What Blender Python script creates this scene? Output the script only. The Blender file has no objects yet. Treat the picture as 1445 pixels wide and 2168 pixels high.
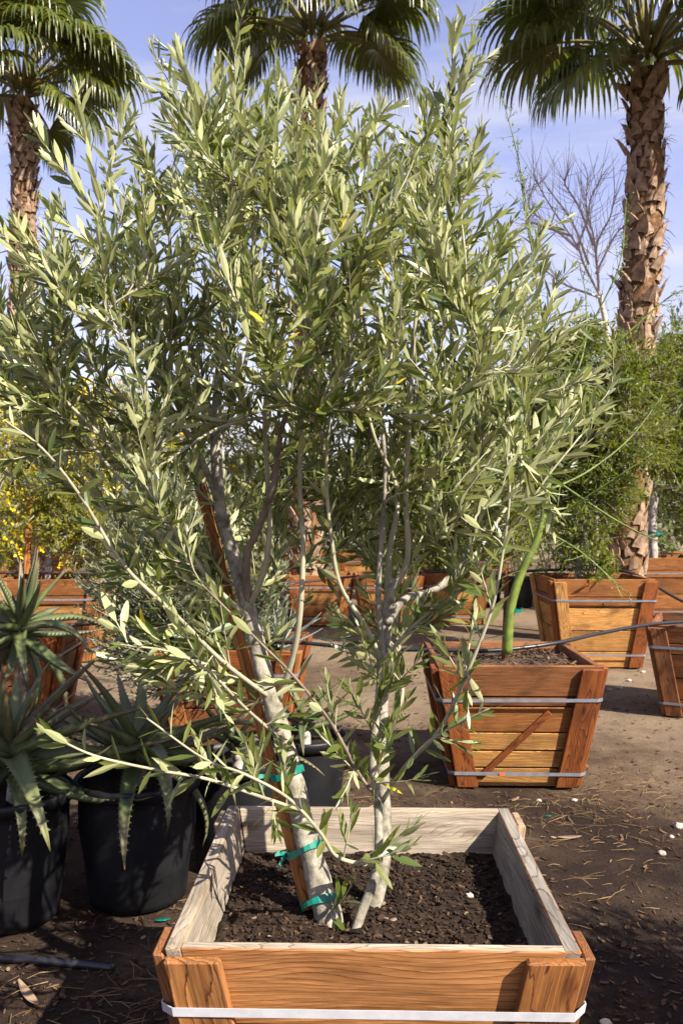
import bpy, bmesh, math, random
from mathutils import Vector, Matrix, Quaternion, noise
R = math.radians
rnd = random.Random(11)
scene = bpy.context.scene
col = scene.collection

# ---------------------------------------------------------------- camera, sky, sun
CAM_Z = 1.31; F = 1800.0; CX, CY = 722.5, 1090.0
cam_d = bpy.data.cameras.new('camera'); cam = bpy.data.objects.new('camera', cam_d); col.objects.link(cam)
cam.location = (0, 0, CAM_Z); cam.rotation_euler = (R(90), 0, 0)
cam_d.sensor_fit = 'VERTICAL'; cam_d.sensor_height = 36.0; cam_d.sensor_width = 24.0
cam_d.lens = F / 2168 * 36.0; cam_d.shift_y = 6 / 2168
cam_d.clip_start = 0.05; cam_d.clip_end = 2000
cam_d.dof.use_dof = True; cam_d.dof.focus_distance = 2.0; cam_d.dof.aperture_fstop = 10.0
scene.camera = cam

SUN = Vector((-0.95, 0.80, -1.05)).normalized()          # travel direction of the light
world = bpy.data.worlds.new('World'); scene.world = world; world.use_nodes = True
wn = world.node_tree; wn.nodes.clear(); wl = wn.links
wout = wn.nodes.new('ShaderNodeOutputWorld'); bg = wn.nodes.new('ShaderNodeBackground')
sky = wn.nodes.new('ShaderNodeTexSky'); sky.sky_type = 'NISHITA'; sky.sun_disc = False
sky.sun_elevation = math.asin(-SUN.z); sky.sun_rotation = math.atan2(-SUN.x, -SUN.y)
sky.air_density = 1.1; sky.dust_density = 0.7; sky.ozone_density = 2.2
bg.inputs['Strength'].default_value = 0.072
tc = wn.nodes.new('ShaderNodeTexCoord')
sep = wn.nodes.new('ShaderNodeSeparateXYZ'); wl.new(tc.outputs['Generated'], sep.inputs[0])
zc = wn.nodes.new('ShaderNodeMath'); zc.operation = 'MAXIMUM'; zc.inputs[1].default_value = 0.04
wl.new(sep.outputs['Z'], zc.inputs[0])
za = wn.nodes.new('ShaderNodeMath'); za.operation = 'ADD'; za.inputs[1].default_value = 0.12; wl.new(zc.outputs[0], za.inputs[0])
dv = wn.nodes.new('ShaderNodeVectorMath'); dv.operation = 'DIVIDE'
cmb = wn.nodes.new('ShaderNodeCombineXYZ')
for i in range(3): wl.new(za.outputs[0], cmb.inputs[i])
wl.new(tc.outputs['Generated'], dv.inputs[0]); wl.new(cmb.outputs[0], dv.inputs[1])
mp = wn.nodes.new('ShaderNodeMapping'); mp.inputs['Rotation'].default_value = (0, 0, R(-24)); mp.inputs['Scale'].default_value = (0.75, 2.1, 0.0)
mp.inputs['Location'].default_value = (1.3, 0.4, 0)
wl.new(dv.outputs[0], mp.inputs[0])
n1 = wn.nodes.new('ShaderNodeTexNoise'); n1.inputs['Scale'].default_value = 1.25; n1.inputs['Detail'].default_value = 8; n1.inputs['Roughness'].default_value = .58; n1.inputs['Distortion'].default_value = .55
wl.new(mp.outputs[0], n1.inputs['Vector'])
cr = wn.nodes.new('ShaderNodeValToRGB'); cr.color_ramp.elements[0].position = .44; cr.color_ramp.elements[1].position = .70
cr.color_ramp.elements[0].color = (.10, .10, .10, 1); cr.color_ramp.elements[1].color = (.78, .78, .78, 1)
wl.new(n1.outputs[0], cr.inputs[0])
# thin cloud thickens toward the horizon (longer path through the layer)
hz = wn.nodes.new('ShaderNodeMapRange'); hz.inputs['From Min'].default_value = 0.02; hz.inputs['From Max'].default_value = 0.42
hz.inputs['To Min'].default_value = .9; hz.inputs['To Max'].default_value = 0.0
wl.new(sep.outputs['Z'], hz.inputs['Value'])
mx = wn.nodes.new('ShaderNodeMath'); mx.operation = 'MAXIMUM'; wl.new(cr.outputs[0], mx.inputs[0]); wl.new(hz.outputs[0], mx.inputs[1])
tint = wn.nodes.new('ShaderNodeMix'); tint.data_type = 'RGBA'; tint.blend_type = 'MULTIPLY'; tint.inputs[0].default_value = 1.0
tint.inputs[7].default_value = (1.5, 1.12, 1.3, 1); wl.new(sky.outputs[0], tint.inputs[6])
cl = wn.nodes.new('ShaderNodeMix'); cl.data_type = 'RGBA'; wl.new(mx.outputs[0], cl.inputs[0])
wl.new(tint.outputs[2], cl.inputs[6]); cl.inputs[7].default_value = (4.6, 4.6, 5.0, 1)
wl.new(cl.outputs[2], bg.inputs['Color']); wl.new(bg.outputs[0], wout.inputs[0])

sd = bpy.data.lights.new('sun', 'SUN'); sd.energy = 5.0; sd.angle = R(.5); sd.color = (1.0, .93, .82)
sun = bpy.data.objects.new('sun', sd); col.objects.link(sun)
sun.rotation_euler = SUN.to_track_quat('-Z', 'Y').to_euler(); sun.location = (3, -3, 6)
scene.view_settings.view_transform = 'Standard'; scene.view_settings.look = 'None'
scene.view_settings.exposure = 1.45; scene.view_settings.gamma = 1.0
scene.render.engine = 'CYCLES'
try:
    scene.cycles.max_bounces = 6; scene.cycles.transmission_bounces = 4; scene.cycles.diffuse_bounces = 3
except Exception: pass

# ---------------------------------------------------------------- helpers
def at(px, py, Y):
    """world point that lies at distance Y in the direction measured in the photograph"""
    return Vector(((px - CX) / F * Y, Y, CAM_Z - (py - CY) / F * Y))

class MB:
    def __init__(s): s.v = []; s.f = []; s.m = []
    def add(s, vs, fs, m=0):
        b = len(s.v); s.v.extend(vs)
        for f in fs: s.f.append([b + i for i in f]); s.m.append(m)
    def mesh(s, name, mats, smooth=False):
        me = bpy.data.meshes.new(name); me.from_pydata([tuple(p) for p in s.v], [], s.f)
        for m in (mats if isinstance(mats, (list, tuple)) else [mats]): me.materials.append(m)
        me.polygons.foreach_set('material_index', s.m)
        if smooth: me.polygons.foreach_set('use_smooth', [True] * len(s.f))
        me.update(); return me
    def build(s, name, mats, parent=None, smooth=False, local=None):
        """local: re-centre the mesh on this world point (or on its own centre)"""
        if local is not None:
            s.v = [Vector(p) - local for p in s.v]
        o = bpy.data.objects.new(name, s.mesh(name, mats, smooth)); col.objects.link(o)
        if local is not None: o.location = local
        if parent: o.parent = parent
        return o

def tag(o, label=None, cat=None, group=None, kind=None):
    if label: o['label'] = label
    if cat: o['category'] = cat
    if group: o['group'] = group
    if kind: o['kind'] = kind
    return o
def empty(name, loc=(0, 0, 0), rz=0):
    o = bpy.data.objects.new(name, None); col.objects.link(o); o.location = loc; o.rotation_euler = (0, 0, rz); o.empty_display_size = .05
    return o
def copy_tree(o, parent=None):
    c = o.copy(); col.objects.link(c); c.parent = parent
    for ch in list(o.children): copy_tree(ch, c)
    return c
def inst(name, me, parent=None, mat=None):
    o = bpy.data.objects.new(name, me); col.objects.link(o)
    if parent: o.parent = parent
    if mat is not None: o.matrix_local = mat
    return o
def catmull(pts, n=6):
    pts = [Vector(p) for p in pts]; out = []
    P = [pts[0] * 2 - pts[1]] + pts + [pts[-1] * 2 - pts[-2]]
    for i in range(1, len(P) - 2):
        a, b, c, d = P[i - 1], P[i], P[i + 1], P[i + 2]
        for k in range(n):
            t = k / n
            out.append(.5 * ((2 * b) + (c - a) * t + (2 * a - 5 * b + 4 * c - d) * t * t + (3 * b - 3 * c + d - a) * t ** 3))
    out.append(pts[-1].copy()); return out
def tube(mb, pts, radii, sides=6, m=0, cap=True, wob=0.0, squash=None):
    n = len(pts); base = len(mb.v); prev = None
    for i, p in enumerate(pts):
        t = (pts[min(i + 1, n - 1)] - pts[max(i - 1, 0)])
        if t.length < 1e-9: t = Vector((0, 0, 1))
        t.normalize()
        if prev is None:
            u = t.orthogonal().normalized()
        else:
            u = prev - t * prev.dot(t)
            u = u.normalized() if u.length > 1e-6 else t.orthogonal().normalized()
        prev = u; w = t.cross(u)
        r = radii[i] if isinstance(radii, (list, tuple)) else radii
        for k in range(sides):
            a = 2 * math.pi * k / sides
            rr = r * (1 + (wob * noise.noise(p * 22 + Vector((math.cos(a), math.sin(a), 0)) * .8) if wob else 0))
            mb.v.append(p + u * (math.cos(a) * rr) + w * (math.sin(a) * rr))
    for i in range(n - 1):
        for k in range(sides):
            a = base + i * sides + k; b = base + i * sides + (k + 1) % sides
            mb.f.append([a, b, b + sides, a + sides]); mb.m.append(m)
    if cap:
        mb.f.append([base + k for k in range(sides)][::-1]); mb.m.append(m)
        mb.f.append([base + (n - 1) * sides + k for k in range(sides)]); mb.m.append(m)
def lerp(a, b, t): return a + (b - a) * t
def lin(r0, r1, n): return [lerp(r0, r1, i / (n - 1)) for i in range(n)]
BOXF = [(0, 3, 2, 1), (4, 5, 6, 7), (0, 1, 5, 4), (1, 2, 6, 5), (2, 3, 7, 6), (3, 0, 4, 7)]
def in_poly(x, y, poly):
    c = False; j = len(poly) - 1
    for i in range(len(poly)):
        xi, yi = poly[i]; xj, yj = poly[j]
        if (yi > y) != (yj > y) and x < (xj - xi) * (y - yi) / (yj - yi) + xi: c = not c
        j = i
    return c

# ---------------------------------------------------------------- materials
def newmat(name):
    m = bpy.data.materials.new(name); m.use_nodes = True; nt = m.node_tree
    b = nt.nodes['Principled BSDF']; return m, nt, b
def N(nt, t, **kw):
    n = nt.nodes.new(t)
    for k, v in kw.items():
        if k in n.inputs: n.inputs[k].default_value = v
        else: setattr(n, k, v)
    return n
def ramp(nt, src, stops):
    r = nt.nodes.new('ShaderNodeValToRGB'); e = r.color_ramp.elements
    while len(e) < len(stops): e.new(.5)
    for i, (p, c) in enumerate(stops): e[i].position = p; e[i].color = (*c, 1)
    nt.links.new(src, r.inputs[0]); return r
def mixc(nt, fac, a, b, mode='MIX'):
    m = nt.nodes.new('ShaderNodeMix'); m.data_type = 'RGBA'; m.blend_type = mode
    for idx, s in ((0, fac), (6, a), (7, b)):
        if isinstance(s, (int, float)): m.inputs[idx].default_value = s
        elif isinstance(s, tuple): m.inputs[idx].default_value = (*s, 1)
        else: nt.links.new(s, m.inputs[idx])
    return m.outputs[2]
def rcoord(nt, scale, off=17.0):
    """object coordinates shifted by the object's own random number, so alike pieces differ"""
    t = N(nt, 'ShaderNodeTexCoord'); o = N(nt, 'ShaderNodeObjectInfo')
    mu = N(nt, 'ShaderNodeMath', operation='MULTIPLY'); mu.inputs[1].default_value = off; nt.links.new(o.outputs['Random'], mu.inputs[0])
    ad = N(nt, 'ShaderNodeVectorMath', operation='ADD'); nt.links.new(t.outputs['Object'], ad.inputs[0]); nt.links.new(mu.outputs[0], ad.inputs[1])
    mp = N(nt, 'ShaderNodeMapping'); mp.inputs['Scale'].default_value = scale; nt.links.new(ad.outputs[0], mp.inputs[0])
    return mp.outputs[0], o.outputs['Random'], ad.outputs[0]
def wood(name, light, mid, dark, stain=.45, rough=.72, ring=30, bump=.35, k=.80, sscale=(3.2, 7, 7)):
    light, mid, dark = (tuple(q * k for q in t) for t in (light, mid, dark))
    m, nt, b = newmat(name); L = nt.links
    v, rn, raw = rcoord(nt, (.22, 1, 1))
    nd = N(nt, 'ShaderNodeTexNoise', Scale=5.0, Detail=2.0); L.new(v, nd.inputs['Vector'])
    md = N(nt, 'ShaderNodeVectorMath', operation='SCALE'); md.inputs['Scale'].default_value = .24; L.new(nd.outputs['Color'], md.inputs[0])
    av = N(nt, 'ShaderNodeVectorMath', operation='ADD'); L.new(v, av.inputs[0]); L.new(md.outputs[0], av.inputs[1])
    w = N(nt, 'ShaderNodeTexWave', Scale=ring, Distortion=5.0, Detail=4.0); w.wave_type = 'BANDS'; w.bands_direction = 'Y'; w.wave_profile = 'SAW'
    w.inputs['Detail Scale'].default_value = 1.0; L.new(av.outputs[0], w.inputs['Vector'])
    fn = N(nt, 'ShaderNodeMapping'); fn.inputs['Scale'].default_value = (8, 190, 190); L.new(raw, fn.inputs[0])
    fb = N(nt, 'ShaderNodeTexNoise', Scale=1.0, Detail=4.0); L.new(fn.outputs[0], fb.inputs['Vector'])
    c1 = ramp(nt, w.outputs['Fac'], [(0.0, light), (.5, tuple((a + b) / 2 for a, b in zip(light, mid))), (.84, mid), (.93, dark), (1.0, tuple(.7 * q for q in mid))])
    c2 = ramp(nt, fb.outputs['Fac'], [(.3, (.5, .48, .45)), (.7, (1.25, 1.25, 1.25))])
    c = mixc(nt, .8, c1.outputs[0], c2.outputs[0], 'MULTIPLY')
    sm = N(nt, 'ShaderNodeMapping'); sm.inputs['Scale'].default_value = sscale; L.new(raw, sm.inputs[0])
    sn = N(nt, 'ShaderNodeTexNoise', Scale=1.0, Detail=6.0, Roughness=.62, Distortion=.6); L.new(sm.outputs[0], sn.inputs['Vector'])
    sr = ramp(nt, sn.outputs['Fac'], [(.34, tuple(.16 + .2 * x for x in (1, .8, .6))), (.52, (1, 1, 1)), (.75, (1.1, 1.04, .92))])
    c = mixc(nt, stain, c, sr.outputs[0], 'MULTIPLY')
    # knots
    kv = N(nt, 'ShaderNodeMapping'); kv.inputs['Scale'].default_value = (3.0, 9, 9); L.new(raw, kv.inputs[0])
    vo = N(nt, 'ShaderNodeTexVoronoi', Scale=1.0); L.new(kv.outputs[0], vo.inputs['Vector'])
    kr = ramp(nt, vo.outputs['Distance'], [(.05, (.25, .16, .1)), (.14, (1, 1, 1))])
    c = mixc(nt, .7, c, kr.outputs[0], 'MULTIPLY')
    hv = N(nt, 'ShaderNodeHueSaturation'); rr = N(nt, 'ShaderNodeMapRange'); rr.inputs['To Min'].default_value = .78; rr.inputs['To Max'].default_value = 1.2
    L.new(rn, rr.inputs['Value']); L.new(rr.outputs[0], hv.inputs['Value']); L.new(c, hv.inputs['Color'])
    L.new(hv.outputs[0], b.inputs['Base Color'])
    b.inputs['Roughness'].default_value = rough; b.inputs['Specular IOR Level'].default_value = .25
    bm = N(nt, 'ShaderNodeBump', Strength=bump, Distance=.002)
    ma = N(nt, 'ShaderNodeMath', operation='ADD'); L.new(w.outputs['Fac'], ma.inputs[0]); L.new(fb.outputs['Fac'], ma.inputs[1])
    L.new(ma.outputs[0], bm.inputs['Height']); L.new(bm.outputs[0], b.inputs['Normal'])
    return m
def simple(name, c, rough=.6, spec=.4, var=.25, scale=20, bump=0, c2=None, detail=5, k=.80):
    c = tuple(q * k for q in c); c2 = tuple(q * k for q in c2) if c2 else None
    m, nt, b = newmat(name); L = nt.links
    v, rn, raw = rcoord(nt, (1, 1, 1))
    n = N(nt, 'ShaderNodeTexNoise', Scale=scale, Detail=float(detail), Roughness=.6); L.new(v, n.inputs['Vector'])
    lo = tuple(x * (1 - var) for x in c); hi = c2 or tuple(x * (1 + var) for x in c)
    r = ramp(nt, n.outputs['Fac'], [(.3, lo), (.7, hi)]); L.new(r.outputs[0], b.inputs['Base Color'])
    b.inputs['Roughness'].default_value = rough; b.inputs['Specular IOR Level'].default_value = spec
    if bump:
        bm = N(nt, 'ShaderNodeBump', Strength=bump, Distance=.004); L.new(n.outputs['Fac'], bm.inputs['Height']); L.new(bm.outputs[0], b.inputs['Normal'])
    return m
def leafmat(name, tops, unders, trans=.28, rough=.42, spec=.4, tcol=None, yellow=None):
    """two-sided leaf: upper face and paler underside, some light passing through; colour varies leaf by leaf"""
    m, nt, b = newmat(name); L = nt.links
    g = N(nt, 'ShaderNodeNewGeometry'); oi = N(nt, 'ShaderNodeObjectInfo')
    ad = N(nt, 'ShaderNodeMath', operation='ADD'); L.new(g.outputs['Random Per Island'], ad.inputs[0]); L.new(oi.outputs['Random'], ad.inputs[1])
    fr = N(nt, 'ShaderNodeMath', operation='FRACT'); L.new(ad.outputs[0], fr.inputs[0])
    k = len(tops)
    st = [(i / max(k - 1, 1) * .96, c) for i, c in enumerate(tops)]
    if yellow: st.append((.9962, tops[-1])); st.append((.998, yellow))
    rt = ramp(nt, fr.outputs[0], st)
    ru = ramp(nt, fr.outputs[0], [(i / max(len(unders) - 1, 1), c) for i, c in enumerate(unders)])
    c = mixc(nt, g.outputs['Backfacing'], rt.outputs[0], ru.outputs[0])
    L.new(c, b.inputs['Base Color']); b.inputs['Roughness'].default_value = rough; b.inputs['Specular IOR Level'].default_value = spec
    tr = N(nt, 'ShaderNodeBsdfTranslucent')
    tm = mixc(nt, .6, c, tcol or (.25, .32, .04)); L.new(tm, tr.inputs['Color'])
    mxs = N(nt, 'ShaderNodeMixShader'); mxs.inputs[0].default_value = trans
    L.new(b.outputs[0], mxs.inputs[1]); L.new(tr.outputs[0], mxs.inputs[2])
    L.new(mxs.outputs[0], nt.nodes['Material Output'].inputs[0]); return m

M = {}
M['w_orange'] = wood('wood_orange', (.40, .165, .045), (.31, .115, .03), (.11, .032, .009), .6, ring=42)
M['w_yellow'] = wood('wood_yellow', (.60, .32, .095), (.48, .225, .06), (.20, .07, .02), .8, ring=36)
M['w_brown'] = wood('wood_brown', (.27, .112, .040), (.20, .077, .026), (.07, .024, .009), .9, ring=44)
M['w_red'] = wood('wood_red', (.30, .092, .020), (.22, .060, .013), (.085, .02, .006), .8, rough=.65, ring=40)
M['w_grey'] = wood('wood_weathered', (.44, .375, .29), (.38, .315, .24), (.20, .155, .115), .5, rough=.85, ring=52)
M['w_stained'] = wood('wood_black_stained', (.42, .19, .06), (.33, .13, .038), (.10, .03, .009), .97, ring=34, sscale=(1.3, 24, 24))
M['w_grey2'] = wood('wood_weathered_shaded', (.34, .31, .265), (.29, .26, .22), (.13, .11, .09), .5, rough=.9, ring=30)  # weathered wood again, darker and greyer: the right wall's shade is in the colour
M['w_rough'] = wood('wood_pale_rough', (.42, .31, .20), (.34, .24, .145), (.16, .10, .055), .65, rough=.9, ring=48)
M['w_fresh'] = wood('wood_front_board', (.42, .20, .075), (.35, .145, .044), (.15, .048, .012), .5, ring=30, rough=.62)
M['strap'] = simple('strap_white', (.52, .52, .54), .45, .4, .12, 30)
M['strap_g'] = simple('strap_grey', (.20, .21, .24), .5, .4, .2, 30)
M['black'] = simple('black_plastic', (.008, .008, .0095), .5, .38, .5, 9, bump=.03)
M['hose'] = simple('hose_plastic', (.018, .017, .02), .38, .5, .3, 40)
M['hosered'] = simple('hose_dusty', (.06, .03, .03), .5, .4, .3, 40)
M['tape'] = simple('green_tape', (.0, .17, .12), .35, .5, .2, 50)
M['soil'] = simple('potting_soil', (.020, .013, .009), .95, .12, .6, 70, bump=.9, c2=(.05, .031, .021), detail=8)
M['soil2'] = simple('dry_potting_soil', (.07, .045, .03), .95, .15, .6, 60, bump=.8, c2=(.15, .105, .072), detail=8)
M['bark'] = simple('olive_bark', (.25, .22, .15), .9, .15, .55, 38, bump=1.0, c2=(.46, .42, .33), detail=12)
M['twig'] = simple('olive_twig', (.34, .32, .20), .7, .25, .25, 14, c2=(.48, .44, .30))
M['twig2'] = simple('olive_brown_branch', (.19, .135, .10), .8, .2, .3, 25, bump=.3, c2=(.30, .23, .18))
M['leaf'] = leafmat('olive_leaf', [(.046, .066, .013), (.078, .100, .018), (.058, .092, .022), (.112, .126, .024), (.150, .158, .042)],
                    [(.30, .31, .14), (.41, .42, .20), (.35, .37, .175), (.49, .49, .27)], .29, .36, .5, (.36, .42, .05), (.75, .55, .02))
M['leaf2'] = leafmat('olive_leaf_back', [(.055, .075, .035), (.075, .095, .045), (.10, .118, .06)],
                     [(.22, .245, .16), (.29, .31, .21)], .18, .45, .4)
M['green'] = leafmat('shrub_leaf', [(.066, .088, .005), (.098, .122, .006), (.145, .160, .010), (.045, .062, .006)],
                     [(.11, .14, .02), (.15, .18, .03)], .32, .45, .3, (.30, .36, .015))
M['yellowgreen'] = leafmat('yellow_shrub_leaf', [(.14, .145, .010), (.21, .195, .012), (.10, .115, .012), (.27, .22, .015)],
                     [(.20, .23, .05), (.26, .28, .06)], .36, .5, .3, (.45, .45, .03))
M['flower'] = leafmat('yellow_flower', [(.75, .50, .01), (.80, .58, .02)], [(.75, .50, .01), (.8, .6, .05)], .3, .5, .2, (.8, .55, .02))
M['greygreen'] = leafmat('far_leaf', [(.085, .115, .045), (.12, .15, .055), (.07, .10, .05)], [(.14, .17, .08), (.18, .2, .1)], .3, .5, .3)
M['palm'] = leafmat('palm_leaf', [(.055, .074, .012), (.082, .100, .016), (.042, .060, .014), (.145, .145, .03)],
                    [(.075, .10, .025), (.10, .12, .03)], .22, .33, .5, (.32, .36, .03))
M['petiole'] = simple('palm_petiole', (.13, .14, .03), .45, .4, .4, 6, c2=(.27, .22, .06))
M['palmtrunk'] = simple('palm_fibre', (.13, .066, .030), .95, .1, .6, 22, bump=1.0, c2=(.30, .165, .080), detail=8)
M['boot'] = simple('palm_leaf_base', (.26, .15, .085), .85, .2, .5, 14, bump=.6, c2=(.52, .36, .24), detail=7)
M['greybark'] = simple('grey_bark', (.30, .26, .21), .9, .2, .35, 18, bump=.6, c2=(.55, .50, .43), detail=7)
M['bare'] = simple('bare_branch', (.45, .34, .28), .8, .2, .3, 12, c2=(.70, .58, .50), k=1)
M['pv'] = simple('green_bark', (.115, .165, .022), .55, .35, .25, 18, bump=.15, c2=(.20, .255, .04))
M['pvleaf'] = leafmat('palo_verde_leaf', [(.09, .14, .03), (.13, .18, .04)], [(.13, .18, .05), (.15, .2, .06)], .3, .5, .3)
M['cane'] = simple('bamboo_cane', (.42, .29, .12), .6, .3, .25, 14, c2=(.6, .44, .2))
M['straw'] = simple('straw', (.16, .09, .04), .85, .2, .5, 5, c2=(.36, .24, .11))
M['stone'] = simple('stone', (.40, .34, .27), .9, .2, .3, 30, bump=.5, c2=(.62, .54, .44))
M['orange'] = simple('orange_print', (.7, .13, .03), .5, .3, .1, 20)
M['tarp'] = simple('pale_fabric', (.30, .28, .27), .9, .15, .3, 6, bump=.4, c2=(.48, .45, .43))

def chipmat():
    m, nt, b = newmat('wood_chips'); L = nt.links
    g = N(nt, 'ShaderNodeNewGeometry')
    r = ramp(nt, g.outputs['Random Per Island'], [(0, (.02, .012, .008)), (.4, (.055, .030, .017)), (.75, (.085, .048, .026)), (.95, (.14, .085, .045)), (1, (.26, .17, .095))])
    L.new(r.outputs[0], b.inputs['Base Color']); b.inputs['Roughness'].default_value = .9; b.inputs['Specular IOR Level'].default_value = .15
    return m
M['chips'] = chipmat()
def chipmat_dark():
    m, nt, b = newmat('soil_crumbs'); L = nt.links
    g = N(nt, 'ShaderNodeNewGeometry')
    r = ramp(nt, g.outputs['Random Per Island'], [(0, (.012, .008, .006)), (.6, (.028, .018, .012)), (.9, (.05, .03, .018)), (.985, (.09, .055, .032)), (1, (.24, .18, .12))])
    L.new(r.outputs[0], b.inputs['Base Color']); b.inputs['Roughness'].default_value = .95; b.inputs['Specular IOR Level'].default_value = .12
    return m
M['crumbs'] = chipmat_dark()

def aloemat():
    m, nt, b = newmat('aloe_skin'); L = nt.links
    t = N(nt, 'ShaderNodeTexCoord'); sp = N(nt, 'ShaderNodeSeparateXYZ'); L.new(t.outputs['Object'], sp.inputs[0])
    v, rn, raw = rcoord(nt, (1, 1, 1))
    n = N(nt, 'ShaderNodeTexNoise', Scale=14.0, Detail=5.0); L.new(v, n.inputs['Vector'])
    r = ramp(nt, n.outputs['Fac'], [(.3, (.055, .075, .032)), (.55, (.090, .110, .050)), (.75, (.14, .15, .085))])
    rr = ramp(nt, rn, [(0, (.85, .9, .85)), (.45, (1.15, 1.1, .8)), (.8, (1.05, 1.0, .95)), (1, (1.35, .9, .85))])
    c = mixc(nt, 1.0, r.outputs[0], rr.outputs[0], 'MULTIPLY')
    tip = N(nt, 'ShaderNodeMapRange'); tip.inputs['From Min'].default_value = .22; tip.inputs['From Max'].default_value = .42
    L.new(sp.outputs['X'], tip.inputs['Value'])
    tm = N(nt, 'ShaderNodeMath', operation='MULTIPLY'); tm.inputs[1].default_value = .55; L.new(tip.outputs[0], tm.inputs[0])
    c = mixc(nt, tm.outputs[0], c, (.17, .085, .06))
    L.new(c, b.inputs['Base Color']); b.inputs['Roughness'].default_value = .5; b.inputs['Specular IOR Level'].default_value = .35
    return m
M['aloe'] = aloemat()
M['aloegrey'] = simple('grey_succulent', (.20, .24, .19), .55, .35, .3, 9, c2=(.34, .37, .30))
M['dryleaf'] = simple('dry_leaf', (.28, .16, .09), .85, .2, .4, 12, c2=(.5, .36, .24))

def groundmat():
    m, nt, b = newmat('nursery_ground'); L = nt.links
    t = N(nt, 'ShaderNodeTexCoord'); P = t.outputs['Object']
    n1 = N(nt, 'ShaderNodeTexNoise', Scale=.8, Detail=6.0, Roughness=.6, Distortion=.4); L.new(P, n1.inputs['Vector'])
    n2 = N(nt, 'ShaderNodeTexNoise', Scale=9.0, Detail=8.0, Roughness=.65); L.new(P, n2.inputs['Vector'])
    n3 = N(nt, 'ShaderNodeTexNoise', Scale=120.0, Detail=5.0, Roughness=.7); L.new(P, n3.inputs['Vector'])
    sp = N(nt, 'ShaderNodeSeparateXYZ'); L.new(P, sp.inputs[0])
    # damp dark mulch round the watered boxes in the front rows, dry sandy lane behind them
    yr = N(nt, 'ShaderNodeMapRange'); yr.inputs['From Min'].default_value = 3.6; yr.inputs['From Max'].default_value = 5.6; yr.inputs['To Min'].default_value = -.10; yr.inputs['To Max'].default_value = .24
    L.new(sp.outputs['Y'], yr.inputs['Value'])
    s = N(nt, 'ShaderNodeMath', operation='ADD'); L.new(n1.outputs['Fac'], s.inputs[0]); L.new(yr.outputs[0], s.inputs[1])
    s2 = N(nt, 'ShaderNodeMath', operation='MULTIPLY_ADD'); s2.inputs[1].default_value = .35; L.new(n2.outputs['Fac'], s2.inputs[0]); L.new(s.outputs[0], s2.inputs[2])
    base = ramp(nt, s2.outputs[0], [(.50, (.022, .014, .010)), (.62, (.048, .031, .020)), (.76, (.105, .072, .046)), (.96, (.19, .14, .09))])
    fr = ramp(nt, n3.outputs['Fac'], [(.3, (.55, .52, .5)), (.5, (1, 1, 1)), (.72, (1.5, 1.45, 1.4))])
    c = mixc(nt, .85, base.outputs[0], fr.outputs[0], 'MULTIPLY')
    L.new(c, b.inputs['Base Color']); b.inputs['Roughness'].default_value = .95; b.inputs['Specular IOR Level'].default_value = .12
    ad = N(nt, 'ShaderNodeMath', operation='ADD'); L.new(n2.outputs['Fac'], ad.inputs[0]); L.new(n3.outputs['Fac'], ad.inputs[1])
    bm = N(nt, 'ShaderNodeBump', Strength=.9, Distance=.012); L.new(ad.outputs[0], bm.inputs['Height']); L.new(bm.outputs[0], b.inputs['Normal'])
    return m
M['ground'] = groundmat()

# ---------------------------------------------------------------- ground
def gz(x, y):
    """gentle unevenness of the ground, always a little below zero so that the boxes stand on it"""
    k = max(0.0, 1 - max(abs(x), abs(y - 4)) / 30)
    return (-.012 + .012 * noise.noise(Vector((x * 1.3, y * 1.3, 0))) + .006 * noise.noise(Vector((x * 5, y * 5, 3)))) * k - .002
def axis(lo, hi, c0, c1, fine):
    a = []; x = c0
    while x < c1: a.append(x); x += fine
    a.append(c1)
    s = fine; x = c1
    while x < hi: s *= 1.25; x += s; a.append(min(x, hi))
    s = fine; x = c0; b = []
    while x > lo: s *= 1.25; x -= s; b.append(max(x, lo))
    return b[::-1] + a
gx = axis(-600, 600, -3.2, 3.4, .05); gy = axis(-600, 900, .3, 7.5, .05)
mb = MB()
mb.v = [(x, y, gz(x, y)) for y in gy for x in gx]
W = len(gx)
mb.f = [[j * W + i, j * W + i + 1, (j + 1) * W + i + 1, (j + 1) * W + i] for j in range(len(gy) - 1) for i in range(W - 1)]
mb.m = [0] * len(mb.f)
tag(mb.build('ground', M['ground'], smooth=True), 'bare earth of the nursery yard, damp and dark near the boxes, sandy behind', 'ground', kind='structure')

# ---------------------------------------------------------------- planter boxes
def hexa(name, pts, mat, parent, lenaxis=None, bev=.003, jit=.0012, mats=None, facemat=None):
    """a sawn board from eight corners (bottom ring 0-3, top ring 4-7); its own x axis runs along the grain"""
    pts = [Vector(p) for p in pts]
    c = sum(pts, Vector()) / 8
    x = Vector(lenaxis).normalized(); up = (pts[4] - pts[0])
    y = up - x * up.dot(x)
    if y.length < 1e-6 or y.length < .2 * up.length: y = (pts[3] - pts[0]); y = y - x * y.dot(x)
    y.normalize(); z = x.cross(y)
    B = Matrix((x, y, z)).transposed()
    Bi = B.inverted()
    bm = bmesh.new()
    vs = [bm.verts.new(Bi @ (p - c) + Vector((rnd.uniform(-jit, jit), rnd.uniform(-jit, jit), rnd.uniform(-jit, jit)))) for p in pts]
    for k, f in enumerate(BOXF):
        fc = bm.faces.new([vs[i] for i in f])
        fc.material_index = (facemat or {}).get(k, 0)
    bmesh.ops.recalc_face_normals(bm, faces=bm.faces)
    bmesh.ops.bevel(bm, geom=list(bm.edges), offset=bev, segments=1, affect='EDGES')
    me = bpy.data.meshes.new(name); bm.to_mesh(me); bm.free()
    for mm in (mats or [mat]): me.materials.append(mm)
    o = bpy.data.objects.new(name, me); col.objects.link(o); o.parent = parent
    o.matrix_local = Matrix.Translation(c) @ B.to_4x4()
    return o

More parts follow.
